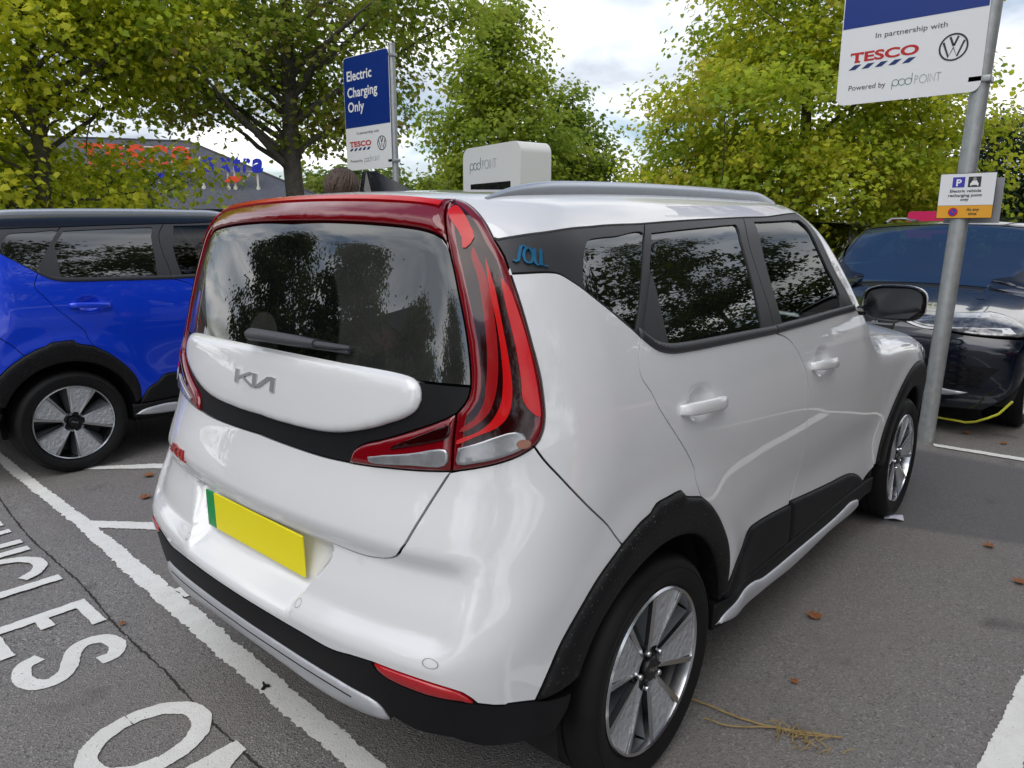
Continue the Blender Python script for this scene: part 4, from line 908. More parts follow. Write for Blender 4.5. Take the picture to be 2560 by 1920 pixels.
def make_suv():
    o=empty('parked_suv'); P_='blue_black_paint'
    def half(q): q=np.array(q,float); Q=np.vstack([q,(q*[1,-1])[::-1][1:-1]]); return Q[np.linalg.norm(Q-np.roll(Q,1,0),axis=1)>.002]
    # plan-view panels (mirrored about y=0)
    hy=[(1.45-.10*y*y,-y) for y in np.linspace(0,.69,8)]; sd=[(1.45+(2.21-1.45)*t-.10*(.69+.145*t)**2,-(.69+.145*t)) for t in np.linspace(0,1,14)]; bs=[(2.21-.10*y*y,-y) for y in np.linspace(.835,0,10)]
    panel('roof',half([(-.5,0),(-.5,-.55),(-.2,-.64),(.4,-.69),(1.1,-.71)]+hy[::-1][:0]+[(1.39,-.71)]+[(x-.012,y) for x,y in hy[::-1]]),P_,o,ch='T',s=.05)
    ws=panel('windscreen',half(hy+sd[1:]+bs[1:]),'windscreen_sky_tint',o,ch='T',s=.05,gap=.001,off=-.004,wall=.01)
    panel('scuttle',half([(2.22-.10*y*y,-y) for y in np.linspace(0,.835,10)]+[(2.27-.10*y*y,-y) for y in np.linspace(.84,0,10)]),'shell_black',o,ch='T',s=.05,off=-.006,gap=0)
    panel('bonnet',half([(2.28-.10*y*y,-y) for y in np.linspace(0,.80,10)]+[(2.5,-.835),(2.8,-.85),(3.1,-.85),(3.32,-.845)]+[(3.50-.13*y*y-.10*y**6,-y) for y in np.linspace(.78,0,12)]),P_,o,ch='T',s=.035)
    for sg in (1,-1):
        X=(lambda q:np.asarray(q,float)) if sg>0 else flip
        wq=[tuple(q) for q in inv(lift(np.array(sd)+[-.02,0],'T'))]
        panel('pillar',X(loop([(1.38+1.091,1.545),wq[0]],wq[::2]+([wq[-1]] if len(wq)%2==0 else []),[wq[-1],(3.20,1.12)],[(3.20,1.12),(3.10,1.16)],[(3.10,1.16),(2.80,1.36),(1.38+1.091,1.545)],step=.03)),P_,o,s=.03)
        panel('side_window',X([(.75,1.20),(1.5,1.19),(2.2,1.17),(3.06,1.16),(2.77,1.35),(2.44,1.52),(1.5,1.53),(.9,1.47)]),'privacy_glass',o,s=.05,wall=.005)
        fa=arcuv(2.76,.37,.44,176,2,40); ra=arcuv(0,.37,.44,178,2,40)
        panel('side_panel',X(loop([(.62,1.18),(1.5,1.175),(2.2,1.158),(3.0,1.145),(3.20,1.11)],[(3.20,1.11),(3.5,1.06),(3.85,1.0)],[(3.85,1.0),(4.05,.985),(4.19,.955),(4.14,.88),(4.10,.62)] ,[(4.10,.62)]+rev(arcuv(2.76,.37,.44,30,176,30)),[arcuv(2.76,.37,.44,176,176,1)[0],(3.2,.26),(1.60,.26),ra[-1]],rev(ra),[ra[0],(.60,.40),(.55,.9),(.62,1.18)],step=.04)),P_,o,s=.05)
        panel('headlight',X(loop([(4.205,.945),(4.34,.93),(4.50,.905),(4.62,.885)],[(4.62,.885),(4.56,.855),(4.46,.835),(4.36,.83)],[(4.36,.83),(4.26,.80),(4.14,.80)],[(4.14,.80),(4.13,.87),(4.16,.93),(4.205,.945)],step=.03)),'headlamp_glass',o,off=.003,bulge=.005,bw=.015,s=.025,gap=.002)
        panel('light_strip',X(loop([(4.215,.936),(4.34,.922),(4.50,.898),(4.60,.882)],[(4.60,.882),(4.56,.866),(4.46,.880),(4.34,.898),(4.22,.908)],[(4.22,.908),(4.215,.936)],step=.03)),'silver_paint',o,off=.0088,gap=0,s=.025,wall=.003)
        panel('running_light',X(loop([(4.62,.873),(4.50,.838),(4.42,.832),(4.18,.850)],[(4.18,.850),(4.17,.815)],[(4.17,.815),(4.20,.815),(4.20,.838),(4.42,.820),(4.51,.826),(4.62,.860)],[(4.62,.860),(4.62,.873)],step=.03)),'sign_white',o,off=.0085,gap=0,s=.03,wall=.003)
        panel('air_intake',X(loop([(4.20,.57),(4.45,.60),(4.58,.585),(4.64,.55)],[(4.64,.55),(4.58,.45),(4.52,.40)],[(4.52,.40),(4.30,.385),(4.24,.42)],[(4.24,.42),(4.20,.57)],step=.03)),'black_plastic',o,off=.0025,gap=0,s=.04,wall=.003)
        mbg=MB()
        for r in range(6):
            for k in range(7):
                u0=4.25+k*.048+(r%2)*.024; v0=.42+r*.026
                if u0<4.54: strokes(mbg,[[(u0+.016*math.cos(R(t)),v0+.012*math.sin(R(t))) for t in range(0,361,60)]],.0022,lambda x,y,z:(x,y,z),(0,.004))
        V=np.array(mbg.V); V[:,0]*=sg; mobj('grille_mesh',on_body(V,.004),mbg.F,'gloss_black',o)
        panel('blade',X(loop([(4.26,.372),(4.48,.405),(4.60,.42)],[(4.60,.42),(4.52,.36),(4.45,.335)],[(4.45,.335),(4.30,.335),(4.26,.372)],step=.03)),'silver_plastic',o,off=.004,bulge=.012,bw=.02,gap=0,s=.03)
        panel('mirror_base',X([(2.88,1.20),(2.98,1.20),(2.98,1.17),(2.88,1.17)]),'gloss_black',o,off=.01,gap=0)
        mm=MB(); V=[]; n=20
        for dx,a,b in ((0,.10,.075),(-.03,.115,.085),(-.10,.10,.075),(-.14,.05,.035)):
            for k in range(n): h=2*PI*k/n; V.append((1.86-dx,-sg*1.04+a*math.cos(h),1.235+b*math.sin(h)))
        mm.add(V,[(i*n+k,i*n+(k+1)%n,(i+1)*n+(k+1)%n,(i+1)*n+k) for i in range(3) for k in range(n)]+[tuple(range(3*n,4*n)),tuple(range(n))]); mm.tube([(1.88,-sg*.86,1.19),(1.9,-sg*.98,1.21)],.022,8); mm.build('door_mirror',P_,o,True,angle=60)
        rl=MB(); rl.tube([(-.5,-sg*.60,1.60),(-.3,-sg*.61,1.66),(.3,-sg*.615,1.685),(.9,-sg*.61,1.675),(1.1,-sg*.605,1.63)],.016,8); rl.build('roof_rail','gloss_black',o,True)
    G=lambda q:np.vstack([np.array(q,float),]) 
    # grille and lower bumper cross the centre of the nose: two mirrored halves each
    for sg in (1,-1):
        X=(lambda q:np.asarray(q,float)) if sg>0 else flip
        panel('front_bumper',X(loop([(4.06,.90),(4.13,.79),(4.26,.79),(4.37,.82),(4.62,.87),(4.812,.90)],[(4.812,.90),(4.812,.22)],[(4.812,.22),(4.5,.22),(4.22,.24)],[(4.22,.24),(4.16,.40),(4.10,.62)],[(4.10,.62),(4.06,.90)],step=.03)),P_,o,s=.03)
        panel('grille',X([(4.812,.895),(4.64,.875),(4.70,.72),(4.62,.60),(4.66,.46),(4.812,.44)]),'black_plastic',o,off=.004,bulge=.003,bw=.01,gap=0,s=.04)
        mbg=MB()
        for r in range(7): strokes(mbg,[[(4.69+.0*r,.50+r*.055),(4.812,.50+r*.055)]],.012,lambda x,y,z:(x,y,z),(0,.004))
        V=np.array(mbg.V); V[:,0]*=sg; mobj('grille_bar',on_body(V,.008),mbg.F,'dark_alloy',o)
    panel('inner_shell',loop(*[[a,b] for a,b in zip([(-4.7,.24),(4.7,.24),(4.7,.80),(3.9,.92),(3.05,1.08),(-3.05,1.08),(-3.9,.92),(-4.7,.80)],[(4.7,.24),(4.7,.80),(3.9,.92),(3.05,1.08),(-3.05,1.08),(-3.9,.92),(-4.7,.80),(-4.7,.24)])],step=.08),'shell_black',o,holes=[np.array(arcuv(xc,.37,.45,0,360,30)[:-1]) if s_>0 else flip(np.array(arcuv(xc,.37,.45,0,360,30)[:-1])) for xc in (0,2.76) for s_ in (1,-1)],off=-.05,gap=0,s=.10,wall=0)
    ub=MB(); ub.box((-.7,-.50,.22),(3.45,.50,.45),.04); ub.box((.5,-.8,.24),(2.25,.8,.4),.03); ub.box((1.78,-.7,.5),(1.80,.7,1.12)); ub.build('underbody','shell_black',o)
    db=MB(); db.box((1.40,-.72,.85),(1.86,.72,1.14),.05); db.build('dashboard','dash_grey',o,True)
    for y in (-.38,.38):
        sb=MB(); sb.box((.70,y-.25,.5),(1.2,y+.25,.75),.07); sb.box((.50,y-.24,.7),(.72,y+.24,1.26),.07); sb.box((.47,y-.13,1.24),(.57,y+.13,1.44),.04); sb.build('seat','seat_fabric',o,True)
    sw=MB(); C0=Vector((1.28,-.38,1.08)); e2=Vector((.42,0,.9)).normalized(); sw.tube([C0+Vector((0,1,0))*.18*math.cos(q)+e2*.18*math.sin(q) for q in np.linspace(0,2*PI,29)],.014,8); sw.tube([C0-Vector((0,.17,0)),C0+Vector((0,.17,0))],.02,8); sw.build('steering_wheel','dash_grey',o,True)
    sn=MB(); sn.box((1.44,-.10,1.47),(1.50,.10,1.515),.012); sn.build('camera_pod','dash_grey',o,True)
    src=[c for c in children(car) if c.name.startswith('wheel') and not c.name.startswith('wheel_arch')][0]
    for xc in (0,2.76):
        for sg in (1,-1):
            w=copy_tree(src); w.parent=o; w.scale=(1.08,1.05,1.08); w.location=(xc,-sg*.90,.36); w.rotation_euler=(0,R(8*sg),0 if sg>0 else PI)
    return o
suv=make_suv(); suv.location=(8.10,-.17,0); suv.scale=(1,1.07,1); suv.rotation_euler=(0,0,PI); tag(suv,'black SUV facing the camera behind the leaning grey signpost','car')
F=W_F
cb=MB(); cb.tube([tuple(q) for q in np.c_[spline([(4.62,-.60),(4.72,-.66),(4.66,-.80),(4.52,-.92),(4.42,-1.00),(4.38,-1.07),(4.36,-1.16)],.03),np.interp(np.linspace(0,1,len(spline([(4.62,-.60),(4.72,-.66),(4.66,-.80),(4.52,-.92),(4.42,-1.00),(4.38,-1.07),(4.36,-1.16)],.03))),[0,.2,.45,.62,.78,.9,1],[.115,.105,.125,.165,.22,.28,.38])]],.0085,8)
tag(cb.build('charging_cable','cable_yellow',None,True),'yellow charging cable hanging below the nose of the dark SUV','cable')
# ---------------------------------------------------------------- signs and posts
def frX(X0,Y0,Z0): return lambda x,y,z:(X0-z,Y0-x,Z0+y)     # boards that face -x: x runs towards -y
def rrect(x0,y0,x1,y1,r,n=6):
    return [p for cx,cy,a in ((x1-r,y0+r,-90),(x1-r,y1-r,0),(x0+r,y1-r,90),(x0+r,y0+r,180)) for p in arc(cx,cy,r,a,a+90,n)]
TESCO_W=.46
def vw(mb,cx,cy,r,fr,w,z):
    strokes(mb,[arc(cx,cy,r,0,360,40)],w,fr,z); k=r*.86
    strokes(mb,[[(cx-.34*k,cy+.93*k),(cx-.0*k-.02*k,cy+.12*k)],[(cx+.34*k,cy+.93*k),(cx+.02*k,cy+.12*k)]],w*1.15,fr,z)
    strokes(mb,[[(cx-.88*k,cy+.50*k),(cx-.36*k,cy-.86*k),(cx,cy-.02*k),(cx+.36*k,cy-.86*k),(cx+.88*k,cy+.50*k)]],w*1.15,fr,z)
def pod(mb,x,y,h,w,fr,z,mi=(0,1)):
    """thin line lettering 'pod' and 'POINT'"""
    mb.m=mi[0]; r=h*.36; strokes(mb,[arc(x+r,y+r,r,0,360,24),arc(x+3*r,y+r,r,0,360,24),arc(x+5*r,y+r,r,0,360,24)],w,fr,z); strokes(mb,[[(x,y+r),(x,y-r*1.0)],[(x+6*r,y+r),(x+6*r,y+h*1.25)]],w,fr,z)
    mb.m=mi[1]; X=x+6*r+h*.35; u=h*.92
    g=[(0,[[(0,0),(0,1)],arc(.0,.74,.40,-90,90,12,.26)]),(.62,[arc(.48,.5,.48,0,360,24,.5)]),(1.78,[[(0,0),(0,1)]]),(2.05,[[(0,0),(0,1),(.62,0),(.62,1)]]),(2.82,[[(.33,0),(.33,1)],[(0,1),(.66,1)]])]
    for dx,ls in g:
        for l in ls: strokes(mb,[[(X+(dx+a)*u*.86,y+b*u) for a,b in l]],w*.85,fr,z)
def big_sign(name,x,y,z,label,post,base,pr=.04):
    o=empty(name,base,label=label,cat='sign',group=None); ox,oy=base[0],base[1]
    fr=frX(x-ox,y-oy,z)
    b=MB(); b.m=0; b.prism(rrect(0,0,.92,1.38,.055),(-.004,.0),fr); b.m=1
    b.prism([(.006,.525)]+[p for p in rrect(.006,.40,.914,1.374,.05) if p[1]>.9]and[(.006,.525),(.914,.525),(.914,1.32),(.90,1.36),(.86,1.374),(.06,1.374),(.02,1.36),(.006,1.32)],(0,.0015),fr)
    b.build('board','sign_white',o,mats=['sign_white','sign_blue'])
    class Parts:                                        # every word or mark its own part
        def __init__(s): s.m=0
        def add(s,V,F): s.cur.add(V,F); return s
    mats_=['text_white','text_black','text_red','text_navy','text_green','text_grey']
    def word(nm,m,fn): q=MB(); q.m=m; fn(q); q.build(nm,mats_[m],o,mats=mats_)
    for s_,yy in (('Electric',1.38-.285),('Charging',1.38-.485),('Only',1.38-.660)): word('lettering',0,lambda t:put_text(t,s_,lambda a,c,d,yy=yy:fr(.075+a,yy+c,d),.165,bold=.0035,lift_=.003,space=1.03))
    word('lettering',1,lambda t:put_text(t,'In partnership with',lambda a,c,d:fr(.235+a,.435+c,d),.05,width=.45,lift_=.002))
    def tesco(t):
     put_text(t,'TESCO',lambda a,c,d:fr(.075+a,.292+c,d),0.088,width=.45,bold=.0028,lift_=.002,space=1.0)
     for xa,xb_,yy in ((.077,.083,.342),(.155,.161,.342),(.106,.145,.2925)): strokes(t,[[(xa,yy),(xb_,yy)]],.012,fr,(0,.0021))
    word('logo',2,tesco)
    for k in range(5): p=.070+k*.089; word('dash',3,lambda t:t.prism([(p,.240),(p+.045,.240),(p+.085,.272),(p+.04,.272)],(0,.002),fr))
    word('emblem',1,lambda t:vw(t,.735,.30,.082,fr,.011,(0,.002)))
    word('lettering',1,lambda t:put_text(t,'Powered by',lambda a,c,d:fr(.082+a,.098+c,d),.05,width=.25,lift_=.002))
    word('logo',4,lambda t:pod(t,.375,.096,.058,.0042,fr,(0,.002),(4,5)))
    p=MB(); p.tube(post,pr,20); p.tube([post[-1],tuple(Vector(post[-1])+Vector((0,0,.02)))],pr+.003,20); p.build('post','galvanised',o,True)
    for zz in (.08,1.30):
        cl=MB(); s_=zz+z; a=Vector(post[0]);bb=Vector(post[-1]); q=a+(bb-a)*(s_-a.z)/(bb.z-a.z); cl.box((q.x-pr-.008,q.y-pr-.008,s_-.02),(q.x+pr+.008,q.y+pr+.008,s_+.02),.006); cl.box((x-ox,q.y-.02,s_-.015),(q.x,q.y+.06,s_+.015)); cl.build('clamp','galvanised',o,True)
    return o
big_sign('parking_sign',4.225,.178,2.462,'blue and white charging board on the leaning post cut off by the frame top',[(0,0,0),(0,-.026,1.0),(0,-.10,4.0)],(4.30,-.665,0),.058)
big_sign('parking_sign',4.30,6.385,2.318,'blue and white charging board standing whole before the large tree trunk',[(0,0,0),(0,0,3.73)],(4.36,5.475,0))
sg_=empty('notice_sign',(4.235,-.70,0),label='small white and amber notice board clamped halfway up the leaning post',cat='sign')
fr=frX(0,.125,1.640)
b=MB(); b.m=0; b.prism([(0,.085),(.328,.085),(.328,.295),(0,.295)],(-.004,0),fr); b.m=1; b.prism([(0,0),(.328,0),(.328,.083),(0,.083)],(-.004,0),fr); b.m=2; b.prism([(-.004,-.004),(.332,-.004),(.332,.299),(-.004,.299)],(-.007,-.004),fr); b.m=3; b.prism([(.03,-.035),(.365,-.035),(.365,.265),(.03,.265)],(-.085,-.078),fr)
b.build('board','sign_white',sg_,mats=['sign_white','amber_panel','text_black','sign_grey'])
nm_=['violet_blue','text_black','text_white','text_red','amber_panel']
def note(nm,fn): q=MB(); fn(q); q.build(nm,'text_black',sg_,mats=nm_)
def pic(t): t.m=0; t.prism([(.075,.205),(.148,.205),(.148,.273),(.075,.273)],(0,.0015),fr); t.m=2; put_text(t,'P',lambda a,c,d:fr(.098+a,.215+c,d),.062,bold=.002,lift_=.003)
def carpic(t):
    t.m=1; t.prism([(.168,.205),(.243,.205),(.243,.273),(.168,.273)],(0,.0015),fr); t.m=2
    t.prism([(.182,.212),(.188,.212),(.190,.218),(.221,.218),(.223,.212),(.229,.212),(.230,.228),(.225,.233),(.219,.247),(.192,.247),(.186,.233),(.181,.228)],(.0015,.003),fr); strokes(t,[arc(.2055,.258,.007,0,360,12)],.003,fr,(.001,.003))
note('parking_symbol',pic); note('car_symbol',carpic)
for s_,xx,yy,w,sz in (('Electric vehicle',.158,.172,.185,.026),('recharging point',.158,.143,.20,.026),('only',.158,.115,.05,.026),('At any',.215,.047,.075,.028),('time',.215,.019,.05,.028)):
    def wd(t): t.m=1; put_text(t,s_,lambda a,c,d:fr(xx+a,yy+c,d),sz,'CENTER',width=w,lift_=.002,bold=.0005)
    note('lettering',wd)
def nostop(t): t.m=3; t.prism(arc(.098,.040,.030,0,345,24),(0,.0015),fr); t.m=0; t.prism(arc(.098,.040,.022,0,345,24),(.0015,.0025),fr); t.m=3; strokes(t,[[(.083,.055),(.113,.025)]],.007,fr,(.001,.004))
note('no_waiting_symbol',nostop)
for zz in (1.68,1.84): cl=MB(); cl.box((.004,-.03,zz),(.09,.03,zz+.04),.004); cl.build('clamp','galvanised',sg_)
# ---------------------------------------------------------------- charger
ch=empty('charging_point',(3.55,2.90,0),R(-13),label='tall white rapid charger standing between the blue and white cars',cat='charger')
fr=frX(-.17,.475,0)
b=MB(); b.prism(rrect(0,.05,.95,2.32,.10,8),(-.34,0),fr); b.build('cabinet','charger_white',ch,True,angle=30)
b=MB(); b.box((-.20,-.50,0),(.20,.50,.05)); b.build('plinth','sign_grey',ch)
b=MB(); b.prism([(.14,1.48),(.80,1.48),(.80,1.985),(.14,1.985)],(0,.004),fr); b.prism([(.20,1.54),(.74,1.54),(.74,1.92),(.20,1.92)],(.004,.006),fr); b.build('screen','blue_black_paint',ch)
b=MB(); pod(b,.13,2.115,.085,.0065,fr,(.0,.0025)); b.build('lettering','text_green',ch,mats=['text_green','text_grey'])
b=MB(); b.box((-.165,-.478,.25),(.165,-.4755,1.80)); b.build('side_panel','sign_white',ch); b=MB(); b.box((-.06,-.481,1.0),(-.05,-.4785,1.95)); b.build('seam','sign_grey',ch)
# ---------------------------------------------------------------- street furniture far right
b=empty('lamp_post',(12.6,-.12,0),label='slim black lamp post rising at the right edge before the hedge',cat='lamp post')
p=MB(); p.tube([(0,0,0),(0,0,1.1),(0,0,6.0)],[.075,.06,.045],14); p.build('column','black_post',b,True)
p=MB(); p.tube([(0,0,0),(0,0,.9)],.085,14); p.build('base','black_post',b,True)
p=MB(); p.lathe([(.05,5.95),(.22,6.02),(.24,6.08),(.10,6.25),(.001,6.3)],20,'z'); p.build('lantern','black_post',b,True)
b=empty('banner_board',(*at(2276,11.3)[:2],0),label='bright pink board just above the dark SUV\'s roof',cat='board'); p=MB(); p.prism(rrect(-.27,1.45,.27,1.80,.04),(-.02,.02),frX(0,0,0)); p.build('panel','pink_board',b)
t=MB(); put_text(t,'Parking',lambda a,c,d:(-.022-d,.30-a,1.52+c),.13,bold=.004) if 0 else None
p=MB(); p.tube([(0.03,-.2,0),(0.03,-.2,1.7)],.03,8); p.tube([(0.03,.2,0),(0.03,.2,1.7)],.03,8); p.build('leg','black_post',b,True)
# ---------------------------------------------------------------- litter
def leaf_litter(x,y,s,rz,label,curl=.35):
    n=11; ang=[0,22,38,58,75,100,125,150,180]; V=[(0,0,.012)]; 
    rr=[1.,.45,.85,.42,.8,.35,.5,.3,.25]
    pts=[(r*math.cos(R(a)),r*math.sin(R(a))) for a,r in zip(ang,rr)]; pts+= [(px_,-py_) for px_,py_ in pts[::-1][1:-1]]
    V+=[(s*a,s*b,.008+abs(b)*s*curl+.25*curl*s*a*a) for a,b in pts]; m=len(pts)
    o=mobj('fallen_leaf',V,[(0,1+i,1+(i+1)%m) for i in range(m)],'dead_leaf',None,loc=(x,y,0)); o.rotation_euler=(0,0,rz)
    tag(o,label,'leaf','dead leaves scattered on the asphalt'); return o
for x,y,s,rz,l in ((1.189,-.941,.055,.6,'largest crumpled brown leaf, lying out from the white sill'),(2.466,-1.361,.05,2.0,'brown leaf lying well right of the white front wheel'),(.702,-1.044,.028,1.1,'small brown leaf lying above the straw stalk'),(-.719,1.127,.026,.4,'small orange-red leaf beside the painted letter S'),(.11,2.884,.06,2.5,'upper of two brown leaves showing left of the white bumper'),(-.079,2.506,.06,.3,'lower of two brown leaves showing left of the white bumper'),(2.107,-1.53,.05,1.7,'orange leaf cut by the right frame edge'),(4.75,-.86,.06,1.0,'brown leaf on the asphalt right of the leaning post foot'),(4.62,-1.12,.05,.3,'brown leaf farther right beyond the bay end line')):
    leaf_litter(x,y,s,rz,l)
tw=MB()
for P_,r in (([(.361,-.786),(.378,-.857),(.389,-.982),(.421,-1.091),(.466,-1.18),(.51,-1.261)],.0035),([(.313,-.896),(.32,-.951),(.367,-1.023),(.426,-1.09)],.0028),([(.421,-1.09),(.44,-1.15),(.487,-1.23)],.0022)):
    tw.tube([(x,y,.010+.004*random.random()) for x,y in spline(P_,.03)],r,6)
for k in range(46):
    x,y=.425+random.gauss(0,.018),-1.16+random.gauss(0,.045); a=random.uniform(0,6.28); l=random.uniform(.015,.045)
    tw.tube([(x,y,.006),(x+l*math.cos(a)*.5,y+l*math.sin(a)*.5,.012+random.random()*.012),(x+l*math.cos(a),y+l*math.sin(a),.008+random.random()*.02)],[.002,.0018,.0008],5)
tag(tw.build('dried_stalk','dry_straw'),'dried straw-coloured stalk lying right of the white rear wheel','stalk')
pp=MB(); V=[(2.49,-.86,.006),(2.53,-.85,.03),(2.575,-.87,.008),(2.58,-.93,.022),(2.53,-.95,.008),(2.485,-.91,.025),(2.53,-.90,.014)]; pp.add(V,[(6,i,(i+1)%6) for i in range(6)])
tag(pp.build('paper_scrap','paper'),'crumpled white paper scrap at the foot of the white front wheel','paper')
st=MB(); st.tube([(-.562,.318,.006),(-.548,.325,.012),(-.535,.318,.007)],.006,6); st.tube([(-.55,.322,.01),(-.542,.345,.012)],.004,6); tag(st.build('twig','shell_black'),'tiny dark curled twig on the white bay line','twig')
# ---------------------------------------------------------------- trees
def leaf_mat(name,tr=.62,rough=.55):
    m=bpy.data.materials.new(name); m.use_nodes=True; nt=m.node_tree; b=nt.nodes['Principled BSDF']; l=nt.links
    at=nt.nodes.new('ShaderNodeAttribute'); at.attribute_name='tone'
    l.new(at.outputs['Color'],b.inputs['Base Color']); b.inputs['Roughness'].default_value=rough; b.inputs['Specular IOR Level'].default_value=.35
    t=nt.nodes.new('ShaderNodeBsdfTranslucent'); x=nt.nodes.new('ShaderNodeMixShader'); x.inputs[0].default_value=tr
    l.new(at.outputs['Color'],t.inputs[0]); l.new(b.outputs[0],x.inputs[1]); l.new(t.outputs[0],x.inputs[2])
    o=[n for n in nt.nodes if n.type=='OUTPUT_MATERIAL'][0]; l.new(x.outputs[0],o.inputs[0]); M[name]=m
leaf_mat('foliage')
mat('bark',(.085,.075,.062),.85,noise=(9,.8,(.16,.145,.12)),bump=(22,.9,.03))
mat('twig_bark',(.05,.042,.034),.85)
def maple():                                            # five-lobed outline, stalk at the origin, tip towards +x
    a=[(0,.0),(.12,.20),(.02,.42),(.30,.34),(.36,.62),(.56,.30),(.64,.34),(1.0,0)]
    P=a+[(x,-y) for x,y in a[::-1][1:-1]]
    V=[(.42,0,0)]+[(x,y,0) for x,y in P]; n=len(P)
    return np.array(V),np.array([(0,1+i,1+(i+1)%n) for i in range(n)])
def oval():
    return np.array([(0,0,0),(.5,.30,0),(1,0,0),(.5,-.30,0)],float),np.array([(0,1,2),(0,2,3)])
def leaves_mesh(name,C,Nn,size,tone,parent,kind='maple',rg=None):
    """C centres, Nn normals, one leaf each"""
    V0,T0=maple() if kind=='maple' else oval(); n=len(C); k=len(V0)
    Nn=Nn/np.linalg.norm(Nn,axis=1,keepdims=True)
    r=rg.normal(size=(n,3)); r[:,2]-=.8; A=r-(r*Nn).sum(1,keepdims=True)*Nn; A/=np.maximum(np.linalg.norm(A,axis=1,keepdims=True),1e-6); B=np.cross(Nn,A)
    s=size*rg.uniform(.65,1.25,n)
    L=np.repeat(V0[None],n,0).copy(); L[:,:,2]=-.35*np.abs(L[:,:,1])-.28*(L[:,:,0]-.3)**2+rg.normal(0,.05,(n,k))
    P=C[:,None]+s[:,None,None]*(L[:,:,0:1]*A[:,None]+L[:,:,1:2]*B[:,None]+L[:,:,2:3]*Nn[:,None])
    V=P.reshape(-1,3); T=(T0[None]+(np.arange(n)*k)[:,None,None]).reshape(-1,3)
    me=bpy.data.meshes.new(name); me.vertices.add(len(V)); me.vertices.foreach_set('co',V.astype(np.float32).ravel())
    me.loops.add(T.size); me.loops.foreach_set('vertex_index',T.astype(np.int32).ravel()); me.polygons.add(len(T)); me.polygons.foreach_set('loop_start',(np.arange(len(T))*3).astype(np.int32))
    me.update(calc_edges=True)
    ca=me.color_attributes.new('tone','FLOAT_COLOR','POINT'); col=np.ones((len(V),4),np.float32); col[:,:3]=np.repeat(tone,k,0); ca.data.foreach_set('color',col.ravel())
    me.materials.append(M['foliage']); o=bpy.data.objects.new(name,me); COL.objects.link(o); o.parent=parent; return o
GREEN=np.array([(.085,.14,.022),(.14,.20,.026),(.055,.10,.018),(.20,.25,.03)])
LIME=np.array([(.27,.30,.022),(.17,.22,.02),(.38,.38,.024),(.36,.34,.025),(.15,.21,.02)])
GOLD=np.array([(.37,.40,.028),(.25,.31,.024),(.42,.43,.03),(.17,.25,.024),(.40,.35,.05),(.30,.36,.028)])
OLIVE=np.array([(.075,.115,.024),(.11,.15,.024),(.17,.20,.026),(.19,.17,.032),(.07,.11,.018)])
DARK=np.array([(.014,.024,.008),(.022,.036,.010),(.010,.018,.007)])
def tree(name,label,loc,trunk,lobes,nclu,per,leaf,pal,cat='tree',group=None,kind='maple',seed=1,clu=.38,limbs=26,spread=1.0,shell=.55,twigs=True):
    """trunk=[(x,y,z,r)...]; lobes=[(cx,cy,cz,rx,ry,rz,weight)] all relative to the foot of the tree"""
    rg=np.random.default_rng(seed); o=empty(name,loc,label=label,cat=cat,group=group)
    Lb=np.array([l[:6] for l in lobes]); W=np.array([l[6] for l in lobes]); W=W/W.sum()
    pick=rg.choice(len(lobes),nclu,p=W); d=rg.normal(size=(nclu,3)); d/=np.linalg.norm(d,axis=1,keepdims=True)
    rad=rg.uniform(shell**3,1.05,nclu)**(1/3)
    lump=1+.16*np.sin(5*d[:,0]+3*d[:,2]+pick)*np.sin(4*d[:,1]+2.3*pick)
    C=Lb[pick,:3]+Lb[pick,3:]*d*(rad*lump)[:,None]
    tp=np.array(trunk,float); tz=tp[:,2]
    mb=MB(); mb.tube([tuple(p[:3]) for p in tp],list(tp[:,3]),14)
    mb.tube([(tp[0,0],tp[0,1],0),(tp[0,0],tp[0,1],.35)],[tp[0,3]*1.5,tp[0,3]*1.0],14,cap=False)
    order=np.argsort(C[:,2]); sel=order[np.linspace(0,nclu-1,min(limbs,nclu)).astype(int)]
    tips=[]
    for i in sel:
        c=C[i]; h=np.clip(c[2]-.55*np.hypot(c[0],c[1])-.1,tz[0]+.25*(tz[-1]-tz[0]) if tz[-1]>2 else .1,tz[-1]*.97); b=np.array([np.interp(h,tz,tp[:,j]) for j in range(3)]); r0=np.interp(h,tz,tp[:,3])*.42
        mid=(b+c)/2+np.array([0,0,.10*np.linalg.norm(c-b)])+rg.normal(0,.08,3); pts=[]
        for t in np.linspace(0,1,7): pts.append(tuple((1-t)**2*b+2*t*(1-t)*mid+t*t*c+rg.normal(0,.025,3)*(0<t<1)))
        mb.tube(pts,[max(r0*(1-.9*t),.008) for t in np.linspace(0,1,7)],6); tips.append((pts,r0))
    if twigs:
        allp=np.array([p for pts,_ in tips for p in pts[2:]])
        for i in rg.choice(nclu,min(nclu,limbs*4),replace=False):
            j=np.argmin(np.linalg.norm(allp-C[i],axis=1)); a=allp[j]; m_=(a+C[i])/2+rg.normal(0,.06,3); mb.tube([tuple(a),tuple(m_),tuple(C[i])],[.013,.009,.005],4,cap=False)
    tr=mb.build('trunk','bark',o,True)
    k=rg.poisson(per,nclu); idx=np.repeat(np.arange(nclu),k); n=len(idx)
    off=rg.normal(size=(n,3))*np.array([1,1,.55])*clu*rg.uniform(.7,1.2,nclu)[idx][:,None]*.75
    P=C[idx]+off; cen=Lb[pick[idx],:3]
    up=(P-cen); up/=np.maximum(np.linalg.norm(up,axis=1,keepdims=True),1e-6); Nn=up*.55+np.array([0,0,.75])+rg.normal(0,.55,(n,3))
    w=np.array(pal); ct=rg.integers(0,len(w),nclu); base=w[ct][idx]*.6+w[rg.integers(0,len(w),n)]*.4
    tone=np.clip(base*rg.uniform(.85,1.5,(n,1)),0,.78)
    leaves_mesh('crown',P,Nn,leaf,tone,o,kind,rg)
    return o
